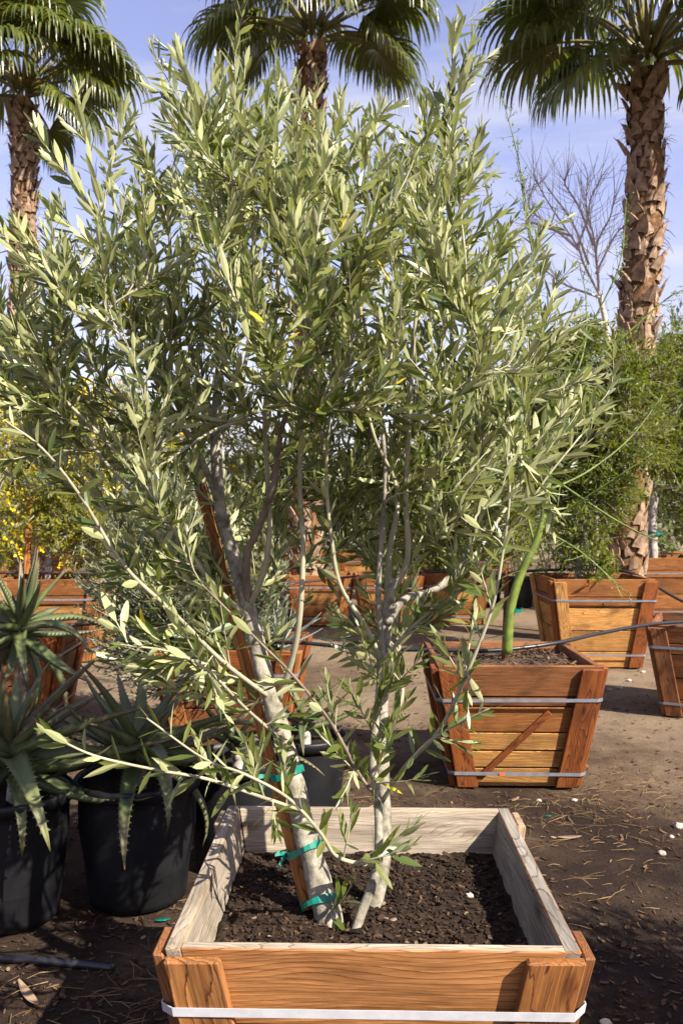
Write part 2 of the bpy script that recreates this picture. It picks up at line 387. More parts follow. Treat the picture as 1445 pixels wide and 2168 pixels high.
def planter(loc, rz, wt, wb, h, splits, th=.028, bw=.10, bt=.028, straps=(.24, .86), mats=None, strapmat='strap_g', inner=None, soil_drop=.07, soilmat='soil2', batten_mats=None, strap_h=.016):
    """tapered wooden tree box: boards on four sides, battens at the corners, plastic straps, floor boards"""
    root = empty('planter_box', loc, rz)
    hw = lambda z: wb + (wt - wb) * z / h
    mats = mats or ['w_orange']; batten_mats = batten_mats or ['w_red']
    for side in range(4):
        rot = Matrix.Rotation(side * math.pi / 2, 4, 'Z')
        for i in range(len(splits) - 1):
            z0 = splits[i] * h + (.003 if i else 0); z1 = splits[i + 1] * h - (.003 if i < len(splits) - 2 else 0)
            z1 += rnd.uniform(-.002, .0)
            a0, a1 = hw(z0), hw(z1)
            t_ = th + rnd.uniform(-.003, .003); oo = rnd.uniform(-.0, .004); a0 -= oo; a1 -= oo
            if side % 2 == 0: e0, e1 = a0 - th - .001, a1 - th - .001         # front and back sit between the sides
            else: e0, e1 = a0, a1
            p = [(-e0, -a0, z0), (e0, -a0, z0), (e0, -a0 + t_, z0), (-e0, -a0 + t_, z0),
                 (-e1, -a1, z1), (e1, -a1, z1), (e1, -a1 + t_, z1), (-e1, -a1 + t_, z1)]
            mm = mats[min(i, len(mats) - 1)] if isinstance(mats[0], str) else mats[side][min(i, len(mats[side]) - 1)]
            fm = None; ml = None
            if inner: ml = [M[mm], M[inner + '2' if side == 1 else inner]]; fm = {1: 1, 4: 1, 3: 1, 5: 1}  # right wall lining takes the copy with shade painted into its colour
            hexa('plank', [rot @ Vector(q) for q in p], M[mm], root, rot @ Vector((1, 0, 0)), mats=ml, facemat=fm)
        for sx in (-1, 1):
            z0, z1 = .0, h * (1 - rnd.uniform(.012, .03))
            b0, b1 = hw(z0), hw(z1); g = .0015
            p = []
            for (zz, bb) in ((z0, b0), (z1, b1)):
                xo, xi = sx * bb, sx * (bb - bw)
                xa, xb = min(xo, xi), max(xo, xi)
                p += [(xa, -bb - g - bt, zz), (xb, -bb - g - bt, zz), (xb, -bb - g, zz), (xa, -bb - g, zz)]
            bmn = batten_mats[(side * 2 + (sx > 0)) % len(batten_mats)]
            q = [rot @ Vector(k) for k in p]
            hexa('batten', q, M[bmn], root, (q[4] - q[0]), bev=.004)
    for f in straps:
        z = h * (1 - f); a = hw(z) ; o_ = bt + .003
        loop = []
        for side in range(4):
            rot = Matrix.Rotation(side * math.pi / 2, 3, 'Z')
            loop += [rot @ Vector((-a - .001, -a - o_, z)), rot @ Vector((a + .001, -a - o_, z))]
        m_ = MB(); n = len(loop); sag = [rnd.uniform(-.004, .004) for _ in loop]
        for t, zz in ((0, -strap_h / 2), (0, strap_h / 2), (.0025, strap_h / 2), (.0025, -strap_h / 2)):
            for k, p in enumerate(loop):
                d = Vector((p.x, p.y, 0)).normalized()
                slope = (wt - wb) / h
                m_.v.append(p + d * (t + zz * slope) + Vector((0, 0, zz + sag[k])))
        for r_ in range(4):
            for k in range(n):
                m_.f.append([r_ * n + k, r_ * n + (k + 1) % n, ((r_ + 1) % 4) * n + (k + 1) % n, ((r_ + 1) % 4) * n + k]); m_.m.append(0)
        o = m_.build('strap', M[strapmat], root)
    # floor boards
    fl = MB(); e = hw(.03) - th - .006
    fl.add([(-e, -e, .012), (e, -e, .012), (e, e, .012), (-e, e, .012), (-e, -e, .03), (e, -e, .03), (e, e, .03), (-e, e, .03)], BOXF)
    fl.build('floor_board', M['w_brown'], root)
    return root
def soil(loc, rz, half, z, mat, label, amp=.012, n=26, mound=.0, taper=.03, sc=9, depth=.10):
    """soil filling: uneven top and a skirt going down along the boards"""
    m_ = MB(); s = loc
    for j in range(n + 1):
        for i in range(n + 1):
            x = lerp(-half, half, i / n); y = lerp(-half, half, j / n)
            r = max(abs(x), abs(y)) / half
            q = Vector((x * sc + s[0] * 7, y * sc + s[1] * 7, 0))
            zz = amp * noise.noise(q) + amp * .6 * noise.noise(q * 2.7) + amp * .35 * noise.noise(q * 7) + mound * (1 - r * r)
            m_.v.append((x, y, z + zz))
    for j in range(n):
        for i in range(n):
            m_.f.append([j * (n + 1) + i, j * (n + 1) + i + 1, (j + 1) * (n + 1) + i + 1, (j + 1) * (n + 1) + i]); m_.m.append(0)
    edge = [i for i in range(n + 1)] + [(j) * (n + 1) + n for j in range(1, n + 1)] + [n * (n + 1) + i for i in range(n - 1, -1, -1)] + [j * (n + 1) for j in range(n - 1, 0, -1)]
    b = len(m_.v); hb = half - taper
    for e in edge:
        p = Vector(m_.v[e]); m_.v.append((p.x * hb / half, p.y * hb / half, z - depth))
    k = len(edge)
    for i in range(k):
        m_.f.append([edge[i], b + i, b + (i + 1) % k, edge[(i + 1) % k]]); m_.m.append(0)
    m_.f.append([b + i for i in range(k)][::-1]); m_.m.append(0)
    o = m_.build('potting_soil', mat, smooth=True); o.location = (loc[0], loc[1], 0); o.rotation_euler = (0, 0, rz)
    tag(o, label, 'soil', kind='stuff'); return o

# --- the weathered box in front
B1 = (.066, 1.945); B1R = R(-1.3); B1H = .511
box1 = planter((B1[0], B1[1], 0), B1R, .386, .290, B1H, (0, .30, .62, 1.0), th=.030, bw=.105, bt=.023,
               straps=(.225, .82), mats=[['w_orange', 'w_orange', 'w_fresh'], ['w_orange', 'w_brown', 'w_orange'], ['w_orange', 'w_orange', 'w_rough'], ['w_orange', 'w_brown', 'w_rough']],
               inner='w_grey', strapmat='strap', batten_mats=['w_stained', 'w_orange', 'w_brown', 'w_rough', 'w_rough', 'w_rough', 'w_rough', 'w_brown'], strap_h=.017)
tag(box1, 'weathered wooden planter box with white strap holding the large olive tree', 'planter box')
SOILZ = .406
soil(B1, B1R, .333, SOILZ, M['soil'], 'dark moist potting soil around the two olive trunks', amp=.010, n=90, sc=14, taper=.022)

# --- the box with the green-stemmed tree
B2 = (.845, 4.39); 
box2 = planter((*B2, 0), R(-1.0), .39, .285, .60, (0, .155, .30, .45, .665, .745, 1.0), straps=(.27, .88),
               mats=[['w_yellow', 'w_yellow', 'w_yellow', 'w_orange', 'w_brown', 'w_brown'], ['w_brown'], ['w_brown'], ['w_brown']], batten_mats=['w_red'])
tag(box2, 'tapered redwood box with grey straps and a strip of wood slanting across its front', 'planter box', 'tapered wooden boxes along the lane')
soil(B2, R(-1.0), .352, .555, M['soil2'], 'dry soil with wood litter around the green stem', amp=.014, n=30)
# --- the other boxes of the yard
def yard_box(x, y, rz, wt, wb, h, label, mats, batt, soil_label, splits=(0, .18, .42, .68, .8, 1.0)):
    b = planter((x, y, 0), rz, wt, wb, h, splits, mats=mats, batten_mats=batt, straps=(.24, .86))
    tag(b, label, 'planter box', 'tapered wooden boxes along the lane')
    soil((x, y), rz, wt - .045, h - .06, M['soil2'], soil_label, n=14, amp=.015)
    return b
b3 = yard_box(2.23, 7.62, R(-1), .435, .325, .765, 'honey coloured box of the bushy green tree, pale battens and two grey straps', ['w_yellow', 'w_yellow', 'w_yellow', 'w_orange', 'w_orange'], ['w_yellow', 'w_red', 'w_red'], 'soil under the bushy green tree')
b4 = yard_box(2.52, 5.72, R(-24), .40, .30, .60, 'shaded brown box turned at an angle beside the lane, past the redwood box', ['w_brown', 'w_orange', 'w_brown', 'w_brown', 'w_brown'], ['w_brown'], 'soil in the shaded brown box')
b5 = yard_box(4.05, 10.95, R(-2), .50, .40, .78, 'wide orange box of the white trunked tree behind the honey coloured box', ['w_orange'], ['w_red', 'w_orange'], 'soil under the white trunked tree')
b6 = yard_box(-2.60, 7.95, R(2), .46, .35, .74, 'orange box with a stake and yellow shrub, behind the tall aloe', ['w_orange', 'w_yellow', 'w_yellow', 'w_orange', 'w_orange'], ['w_yellow', 'w_orange'], 'soil under the yellow shrub with the stake')
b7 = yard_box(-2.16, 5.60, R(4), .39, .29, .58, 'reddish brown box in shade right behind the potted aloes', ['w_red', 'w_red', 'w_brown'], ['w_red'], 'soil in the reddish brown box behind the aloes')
b8 = yard_box(-.615, 5.02, R(-3), .39, .29, .57, 'brown box of the smaller olive, behind the black pots', ['w_brown', 'w_brown', 'w_brown', 'w_red'], ['w_orange', 'w_red'], 'dark soil under the smaller olive')

# ---------------------------------------------------------------- the olive tree
def leaf_mesh(mb, base, d, n, L, Wd, curl=0.0, fold=.18, m=0):
    """lance shaped leaf: base point, direction, upper-side normal; folded along the midrib and curved"""
    s = d.cross(n); s.normalize()
    prof = ((.0, .10), (.16, .60), (.45, 1.0), (.78, .66))
    vs = []; 
    for t, w in prof:
        c = base + d * (L * t) + n * (curl * L * (t * t))
        vs += [c - s * (w * Wd / 2) + n * (fold * w * Wd * .5), c, c + s * (w * Wd / 2) + n * (fold * w * Wd * .5)]
    vs.append(base + d * L + n * (curl * L))
    fs = []
    for i in range(3):
        a = i * 3; fs += [(a, a + 1, a + 4, a + 3), (a + 1, a + 2, a + 5, a + 4)]
    fs += [(9, 10, 12), (10, 11, 12)]
    mb.add(vs, fs, m)

OL = []           # leaves: (base, dir, normal, length, width, curl)
def add_leaf_pair(p, ax, phase, L, r, spread=48, leaves=OL, up=.0):
    u = ax.orthogonal().normalized(); w = ax.cross(u)
    for s in (0, math.pi):
        if r.random() < .07: continue
        a = phase + s + r.gauss(0, .25)
        rad = u * math.cos(a) + w * math.sin(a)
        sp = R(max(12, r.gauss(spread, 13)))
        d = (ax * math.cos(sp) + rad * math.sin(sp) + Vector((0, 0, up)) + Vector((r.gauss(0, .10), r.gauss(0, .10), r.gauss(0, .08)))).normalized()
        n = ax - d * ax.dot(d)
        if n.length < .05: n = d.orthogonal()
        n.normalize(); n = (Quaternion(d, r.gauss(0, .55)) @ n)
        l = L * r.uniform(.72, 1.22)
        leaves.append((p + rad * .002, d, n, l, l * r.uniform(.19, .275), r.gauss(-.02, .07)))
def leafy(pts, r, start, spacing, L0, leaves=OL, spread=48, tipfade=True):
    """opposite leaf pairs along a shoot given as a list of points"""
    seg = [(pts[i + 1] - pts[i]).length for i in range(len(pts) - 1)]; tot = sum(seg)
    if tot < 1e-4: return
    d = start * tot; ph = r.uniform(0, 6.28)
    while d < tot:
        acc = 0
        for i, l in enumerate(seg):
            if acc + l >= d: break
            acc += l
        t = (d - acc) / max(l, 1e-6); p = pts[i].lerp(pts[i + 1], t); ax = (pts[i + 1] - pts[i]).normalized()
        rem = (tot - d)
        k = 1.0 if not tipfade else min(1.0, .45 + rem / .10)
        add_leaf_pair(p, ax, ph, L0 * k, r, spread if rem > .05 else spread * .6, leaves)
        ph += math.pi / 2 + r.gauss(0, .12); d += spacing * r.uniform(.8, 1.25) * (.55 + .45 * k)
    add_leaf_pair(pts[-1], (pts[-1] - pts[-2]).normalized(), ph, L0 * .5, r, 20, leaves)

olive = empty('olive_tree', (.063, 1.95, SOILZ))
tag(olive, 'large silvery olive tree with two pale trunks in the weathered front box', 'tree')
O0 = olive.location.copy()
def part_tube(name, pts, r0, r1, mat, sides=8, wob=.0, n=7, mid=None):
    c = catmull(pts, n); k = len(c)
    rr = lin(r0, r1, k)
    m_ = MB(); tube(m_, c, rr, sides, wob=wob)
    o = m_.build(name, mat, olive, smooth=True, local=c[0] - Vector((0, 0, 0)))
    o.location = c[0] - O0
    return c, rr
nodes = []        # skeleton: (point, tangent, radius)
def add_nodes(c, rr, skip=0):
    for i in range(skip, len(c)):
        t = (c[min(i + 1, len(c) - 1)] - c[max(i - 1, 0)]).normalized(); nodes.append((c[i], t, rr[i]))
# two trunks
tl = [(704, 2000, 1.885), (694, 1938, 1.90), (672, 1850, 1.93), (640, 1735, 1.96), (604, 1580, 2.0), (562, 1440, 2.03), (528, 1300, 2.06), (498, 1190, 2.09), (468, 1080, 2.12), (455, 940, 2.15), (462, 800, 2.16), (480, 640, 2.16), (492, 480, 2.15)]
c, rr = part_tube('trunk', [at(*p) for p in tl], .033, .006, M['bark'], 14, wob=.22, n=8); TL = c
add_nodes(c, rr, 42)
tr_ = [(782, 1945, 1.97), (806, 1850, 1.98), (812, 1740, 2.0), (806, 1560, 2.02), (811, 1400, 2.04), (819, 1290, 2.05), (832, 1225, 2.05)]
c, rr = part_tube('trunk', [at(*p) for p in tr_], .021, .013, M['bark'], 12, wob=.18, n=8)
ts = [(738, 2030, 1.855), (752, 1975, 1.86), (766, 1930, 1.87), (797, 1840, 1.88), (801, 1740, 1.90), (795, 1660, 1.93), (789, 1610, 1.95), (800, 1480, 1.97), (809, 1390, 2.0), (800, 1270, 1.98), (806, 1150, 1.98), (815, 1000, 1.97), (800, 850, 1.96), (770, 680, 1.95), (745, 540, 1.95)]
c, rr = part_tube('trunk', [at(*p) for p in ts], .0125, .003, M['bark'], 8, wob=.18); add_nodes(c, rr, 40)
main = [
 # px polyline with distance, base radius, tip radius, material
 ([(524, 1280, 2.06), (522, 1180, 2.03), (545, 1120, 2.0), (578, 1030, 1.96), (598, 900, 1.92), (640, 790, 1.88), (672, 700, 1.86)], .011, .004, 'twig2'),
 ([(528, 1285, 2.06), (558, 1210, 2.02), (570, 1130, 2.0), (568, 1040, 1.98), (560, 900, 1.95), (570, 760, 1.92), (590, 620, 1.9), (575, 470, 1.9)], .008, .003, 'twig'),
 ([(590, 1485, 2.02), (622, 1380, 1.98), (636, 1280, 1.95), (641, 1150, 1.93), (634, 1020, 1.9), (640, 880, 1.87), (655, 720, 1.84), (640, 560, 1.82), (648, 420, 1.80)], .008, .003, 'twig'),
 ([(816, 1320, 2.04), (852, 1270, 2.06), (905, 1255, 2.09), (960, 1215, 2.13), (1010, 1110, 2.16), (1060, 960, 2.18), (1085, 820, 2.18), (1105, 680, 2.18)], .013, .003, 'bark'),
 ([(830, 1250, 2.05), (862, 1180, 2.05), (858, 1050, 2.04), (866, 900, 2.03), (874, 740, 2.02), (890, 580, 2.0), (930, 430, 2.0), (945, 280, 2.0)], .008, .0025, 'twig'),
 ([(806, 1400, 2.0), (776, 1330, 1.96), (720, 1240, 1.92), (700, 1130, 1.9), (690, 1000, 1.88), (700, 850, 1.86), (715, 700, 1.85)], .006, .003, 'twig'),
 ([(822, 1310, 2.05), (822, 1180, 2.1), (842, 1060, 2.16), (826, 960, 2.22), (850, 820, 2.28), (890, 650, 2.32), (900, 480, 2.34)], .009, .003, 'twig'),
 ([(497, 1190, 2.09), (470, 1130, 2.2), (430, 1010, 2.32), (400, 860, 2.4), (380, 700, 2.44), (390, 520, 2.46)], .008, .003, 'twig2'),
 ([(462, 1060, 2.12), (420, 960, 2.08), (360, 860, 2.03), (300, 740, 2.0), (250, 600, 1.98), (215, 450, 1.97)], .009, .003, 'bark'),
 ([(456, 950, 2.15), (490, 860, 2.2), (530, 720, 2.26), (540, 560, 2.3), (530, 400, 2.32)], .008, .003, 'bark'),
 ([(455, 900, 2.15), (420, 800, 2.16), (390, 680, 2.14), (360, 520, 2.12), (365, 360, 2.1)], .008, .003, 'bark'),
 ([(528, 1310, 2.05), (440, 1225, 1.96), (330, 1060, 1.88), (230, 940, 1.80), (140, 850, 1.75), (60, 770, 1.72)], .007, .0025, 'twig'),
 ([(575, 1480, 2.02), (470, 1400, 1.90), (370, 1300, 1.80), (265, 1200, 1.72), (170, 1050, 1.66), (90, 950, 1.62), (10, 890, 1.6)], .0062, .002, 'twig'),
 ([(600, 1570, 1.99), (520, 1500, 1.88), (440, 1420, 1.80), (360, 1380, 1.76), (255, 1365, 1.72)], .0045, .0018, 'twig'),
 ([(648, 1720, 1.95), (560, 1690, 1.80), (440, 1650, 1.70), (330, 1630, 1.63), (200, 1600, 1.58), (98, 1552, 1.55)], .0045, .0018, 'twig'),
 ([(795, 1835, 1.88), (715, 1815, 1.80), (675, 1760, 1.74), (610, 1690, 1.70), (520, 1640, 1.66), (430, 1605, 1.64), (310, 1520, 1.60)], .0050, .0018, 'twig'),
 ([(800, 1690, 1.92), (760, 1640, 1.86), (700, 1530, 1.80), (620, 1430, 1.76), (560, 1370, 1.74), (500, 1310, 1.72), (430, 1240, 1.70)], .0045, .0018, 'twig2'),
 ([(806, 1700, 1.92), (860, 1620, 1.86), (930, 1545, 1.80), (990, 1420, 1.76), (1040, 1290, 1.74), (1062, 1180, 1.73), (1078, 1050, 1.74), (1070, 950, 1.76)], .0055, .002, 'twig'),
 ([(835, 1650, 1.88), (900, 1575, 1.80), (975, 1530, 1.76), (1035, 1500, 1.73)], .0034, .0016, 'twig'),
 ([(808, 1400, 2.0), (870, 1330, 1.94), (930, 1280, 1.90), (1000, 1230, 1.88), (1080, 1130, 1.86), (1150, 1020, 1.86), (1230, 920, 1.88)], .0050, .002, 'twig'),
 ([(925, 1240, 2.10), (1000, 1180, 2.2), (1080, 1060, 2.3), (1150, 950, 2.36), (1200, 800, 2.4)], .006, .0025, 'twig'),
 ([(598, 900, 1.92), (560, 885, 1.86), (480, 900, 1.80), (420, 930, 1.76), (350, 980, 1.72), (290, 1010, 1.70)], .0045, .002, 'twig'),
 ([(822, 990, 1.97), (790, 920, 1.94), (770, 820, 1.92), (760, 690, 1.9), (800, 540, 1.9), (810, 400, 1.9)], .005, .002, 'twig'),
 ([(1060, 960, 2.18), (1020, 840, 2.12), (990, 700, 2.08), (985, 560, 2.05), (970, 420, 2.03)], .006, .0025, 'twig'),
 ([(808, 1560, 1.98), (850, 1480, 2.08), (845, 1380, 2.14), (850, 1250, 2.2), (900, 1120, 2.28), (960, 980, 2.34)], .005, .002, 'twig'),
 ([(330, 1060, 1.88), (260, 1020, 1.9), (180, 920, 1.95), (100, 800, 2.0), (40, 680, 2.04)], .005, .002, 'twig'),
]
for pl, r0, r1, mt in main:
    c, rr = part_tube('branch', [at(*p) for p in pl], r0, r1, M[mt], 7, wob=.05, n=6)
    add_nodes(c, rr, 3)
    low = pl[0][1] > 1380
    leafy(c, rnd, .30 if low else .55, .030 if low else .026, .062 if low else .056, spread=52)

twigs = MB()
def shoot(p0, t0, p1, r0, up, r, spacing=.022, L0=.055, start=.2, leaves=True, n=7, sides=5, spread=38):
    L = (p1 - p0).length
    c1 = p0 + t0 * (L * .38); c2 = p1 - up * (L * .35)
    pts = []
    for i in range(n + 1):
        t = i / n; a = 1 - t
        pts.append(p0 * a ** 3 + c1 * (3 * a * a * t) + c2 * (3 * a * t * t) + p1 * t ** 3)
    tube(twigs, pts, lin(r0, .0011, n + 1), sides, cap=False)
    if leaves: leafy(pts, r, start, spacing, L0, spread=spread)
    return pts
CROWN = [(30, 640), (120, 560), (190, 550), (280, 480), (330, 420), (360, 310), (400, 260), (500, 240), (570, 280), (620, 350), (680, 370),
         (760, 390), (850, 400), (915, 300), (960, 260), (985, 330), (1000, 470), (1040, 590), (1120, 600), (1150, 700), (1160, 790), (1190, 860),
         (1180, 930), (1120, 1030), (1060, 1120), (1000, 1220), (880, 1260), (760, 1230), (640, 1200), (560, 1240), (420, 1340), (330, 1270), (200, 1100), (90, 1000), (-20, 950), (-40, 740)]
rt = random.Random(5)
targets = []
while len(targets) < 270:
    x = rt.uniform(-40, 1240); y = rt.uniform(90, 1360)
    if not in_poly(x, y, CROWN): continue
    # the crown is a rounded volume: shallow at its rim, deep in the middle
    ex = (x - 590) / 660; ey = (y - 720) / 640
    dep = .50 * math.sqrt(max(.05, 1 - (ex * ex + ey * ey) * .85))
    if y > 1050 and rt.random() < .45: continue
    Y = 2.02 + rt.uniform(-1, 1) * dep
    # in front of the trunks the crown is open below
    if y > 880 and 380 < x < 930 and Y < 2.12: Y = 2.12 + rt.random() * .38
    targets.append(at(x, y, Y))
rt2 = random.Random(17)
for i in range(46):
    targets.append(at(rt2.uniform(560, 1010), rt2.uniform(780, 1170), rt2.uniform(2.12, 2.52)))
root_c = at(560, 1250, 2.05)
targets.sort(key=lambda q: (q - root_c).length)
level2 = []
for q in targets:
    best = None; bc = 1e9
    for (p, t, r_) in nodes:
        v = q - p; d = v.length
        if d < .07: continue
        cst = d * (1.0 + .9 * (1 - v.dot(t) / d)) + (.35 if v.z < -.02 else 0)
        if cst < bc: bc = cst; best = (p, t, r_)
    p, t, r_ = best
    v = (q - p); d = v.length
    if d > .62: q = p + v * (.62 / d)
    out = Vector((q.x - root_c.x, (q.y - 2.02) * .7, .75 + .4 * rt.random())).normalized()
    t0 = (t * .6 + (q - p).normalized()).normalized()
    pts = shoot(p, t0, q, min(r_ * .75, .0024 + .0035 * d), out, rt, spacing=.024, L0=.058, start=.25, n=8)
    level2.append(pts)
    for i in range(2, len(pts)):
        nodes.append((pts[i], (pts[i] - pts[i - 1]).normalized(), .0024))
# leafy side shoots
for pts in level2:
    for i in range(2, len(pts)):
        if rt.random() < .52:
            t = (pts[i] - pts[i - 1]).normalized()
            a = rt.uniform(0, 6.28); u = t.orthogonal().normalized(); w = t.cross(u)
            d = (t * .75 + (u * math.cos(a) + w * math.sin(a)) * .8 + Vector((0, 0, .85))).normalized()
            L = rt.uniform(.08, .24)
            shoot(pts[i], (t + d * .6).normalized(), pts[i] + d * L, .0017, (d + Vector((0, 0, .5))).normalized(), rt, spacing=.020, L0=.050, start=.12, n=4, sides=4)
# the long leaders that make the outline
spires = [((440, 470), (377, 92), 2.10), ((400, 420), (352, 190), 2.0), ((470, 430), (462, 130), 2.15), ((500, 400), (498, 85), 2.12), ((560, 380), (520, 120), 2.2), ((580, 400), (592, 150), 2.05), ((620, 420), (640, 215), 2.0),
          ((690, 430), (722, 203), 2.0), ((660, 400), (680, 260), 1.7), ((750, 430), (806, 232), 1.98), ((700, 420), (770, 260), 1.85), ((940, 400), (962, 55), 2.02), ((930, 420), (915, 185), 2.05), ((950, 420), (988, 108), 2.0), ((960, 470), (1015, 280), 2.02),
          ((870, 500), (885, 330), 1.95), ((820, 520), (850, 350), 1.92), ((220, 480), (72, 262), 1.93), ((250, 470), (165, 185), 1.96), ((300, 470), (268, 215), 2.0), ((330, 440), (300, 300), 2.02), ((230, 560), (88, 420), 1.9), ((180, 640), (40, 560), 1.9),
          ((180, 560), (0, 478), 1.86), ((1000, 700), (1068, 488), 2.06), ((1040, 720), (1148, 480), 2.1), ((1080, 800), (1178, 590), 2.14), ((1090, 820), (1222, 648), 2.16), ((1080, 940), (1270, 782), 2.1), ((1100, 990), (1300, 812), 2.0), ((1100, 1030), (1285, 900), 1.92),
          ((1020, 640), (1100, 540), 2.0), ((130, 850), (-20, 720), 1.75), ((120, 930), (-30, 840), 1.7), ((560, 450), (545, 250), 1.8), ((450, 500), (420, 260), 1.75), ((600, 600), (560, 400), 1.6), ((480, 640), (455, 440), 1.62), ((330, 640), (300, 450), 1.65),
          ((760, 620), (720, 400), 1.62), ((860, 640), (872, 420), 1.66), ((1000, 1090), (1150, 1040), 1.75), ((1068, 960), (1160, 1040), 1.72)]
rs = random.Random(21)
for (a, b, Y) in spires:
    q = at(b[0], b[1], Y + .02); p = at(a[0], a[1], Y)
    best = min(nodes, key=lambda k: (k[0] - p).length)
    d = (q - best[0]); 
    pts = shoot(best[0], (best[1] + d.normalized()).normalized(), q, .0032, (d.normalized() + Vector((0, 0, .4))).normalized(), rs, spacing=.019, L0=.062, start=.15, n=9, spread=32)
    for i in range(3, len(pts) - 1):
        if rs.random() < .45:
            t = (pts[i] - pts[i - 1]).normalized(); a_ = rs.uniform(0, 6.28); u = t.orthogonal().normalized(); w = t.cross(u)
            dd = (t + (u * math.cos(a_) + w * math.sin(a_)) * .7).normalized()
            shoot(pts[i], t, pts[i] + dd * rs.uniform(.05, .14), .0016, dd, rs, spacing=.019, L0=.050, start=.1, n=4, sides=4)
# sparse suckers low on the trunks
suck = [((800, 1830), (870, 1790), 1.80), ((806, 1760), (880, 1740), 1.82), ((800, 1700), (735, 1590), 1.84), ((796, 1650), (690, 1560), 1.80), ((800, 1600), (860, 1480), 1.85), ((806, 1560), (740, 1450), 1.85), ((810, 1480), (890, 1390), 1.88),
        ((800, 1690), (900, 1640), 1.78), ((640, 1700), (600, 1580), 1.84), ((630, 1680), (585, 1760), 1.74), ((668, 1820), (745, 1720), 1.80), ((604, 1560), (660, 1480), 1.9), ((810, 1440), (760, 1330), 1.9), ((806, 1520), (835, 1400), 1.84), ((770, 1920), (740, 1880), 1.84),
        ((812, 1700), (838, 1520), 1.80), ((700, 1530), (690, 1440), 1.80), ((760, 1640), (720, 1690), 1.76), ((930, 1545), (1000, 1570), 1.78), ((620, 1430), (560, 1450), 1.76), ((470, 1400), (400, 1450), 1.82), ((370, 1300), (300, 1330), 1.78), ((440, 1420), (480, 1520), 1.76), ((560, 1690), (520, 1570), 1.74),
        ((440, 1650), (420, 1570), 1.68), ((520, 1640), (560, 1560), 1.66), ((990, 1420), (930, 1350), 1.76), ((1040, 1290), (1010, 1180), 1.74), ((1000, 1410), (990, 1520), 1.74)]
rq = random.Random(61)
while len(suck) < 58:
    x = rq.uniform(640, 1020); y = rq.uniform(1130, 1400)
    if x > 930 and y > 1330: continue
    suck.append(((x - rq.uniform(-40, 40), y + rq.uniform(70, 160)), (x, y), rq.uniform(2.08, 2.35) if x < 900 else rq.uniform(1.8, 2.2)))
while len(suck) < 84:
    x = rq.uniform(200, 470); y = rq.uniform(1120, 1440)
    suck.append(((x + rq.uniform(20, 110), y + rq.uniform(40, 140)), (x, y), rq.uniform(1.75, 2.2)))
allpts = [(TL[i], (TL[i + 1] - TL[i]).normalized(), .01) for i in range(len(TL) - 1)] + nodes
for (a, b, Y) in suck:
    p = at(a[0], a[1], Y + .05); q = at(b[0], b[1], Y)
    best = min(allpts, key=lambda k: (k[0] - p).length)
    d = q - best[0]
    shoot(best[0], d.normalized(), q, .0022, (d.normalized() + Vector((0, 0, .3))).normalized(), rs, spacing=.021, L0=.062, start=.12, n=6)
o = twigs.build('twigs', M['twig'], olive, smooth=True, local=O0.copy()); o.location = (0, 0, 0); tag(o, kind='stuff')
# leaves: the 300 that show largest are objects of their own, all others one mesh
OL.sort(key=lambda l: l[0].y)
big = []; rest = MB()
base_leaf = {}
def std_leaf(k):
    if k not in base_leaf:
        m_ = MB(); leaf_mesh(m_, Vector((0, 0, 0)), Vector((1, 0, 0)), Vector((0, 0, 1)), 1.0, .20, (-.08, 0, .06, .1)[k]); base_leaf[k] = m_.mesh('leaf', M['leaf'])
    return base_leaf[k]
nb = 0
for (b, d, n, l, w, cu) in OL:
    if b.y < .95: continue
    px = CX + b.x / b.y * F; py = CY - (b.z - CAM_Z) / b.y * F
    if nb < 300 and 0 < px < 1445 and 0 < py < 2100:
        s = d.cross(n).normalized(); nn = s.cross(d).normalized()
        Mx = Matrix((d * l, -s * (w / .2), nn * l)).transposed().to_4x4(); Mx.translation = b - O0
        inst('leaf', std_leaf(nb % 4), olive, Mx); nb += 1
    else:
        leaf_mesh(rest, b - O0, d, n, l, w, cu)
o = rest.build('foliage', M['leaf'], olive); tag(o, kind='stuff')
print('OLIVE LEAVES', len(OL))

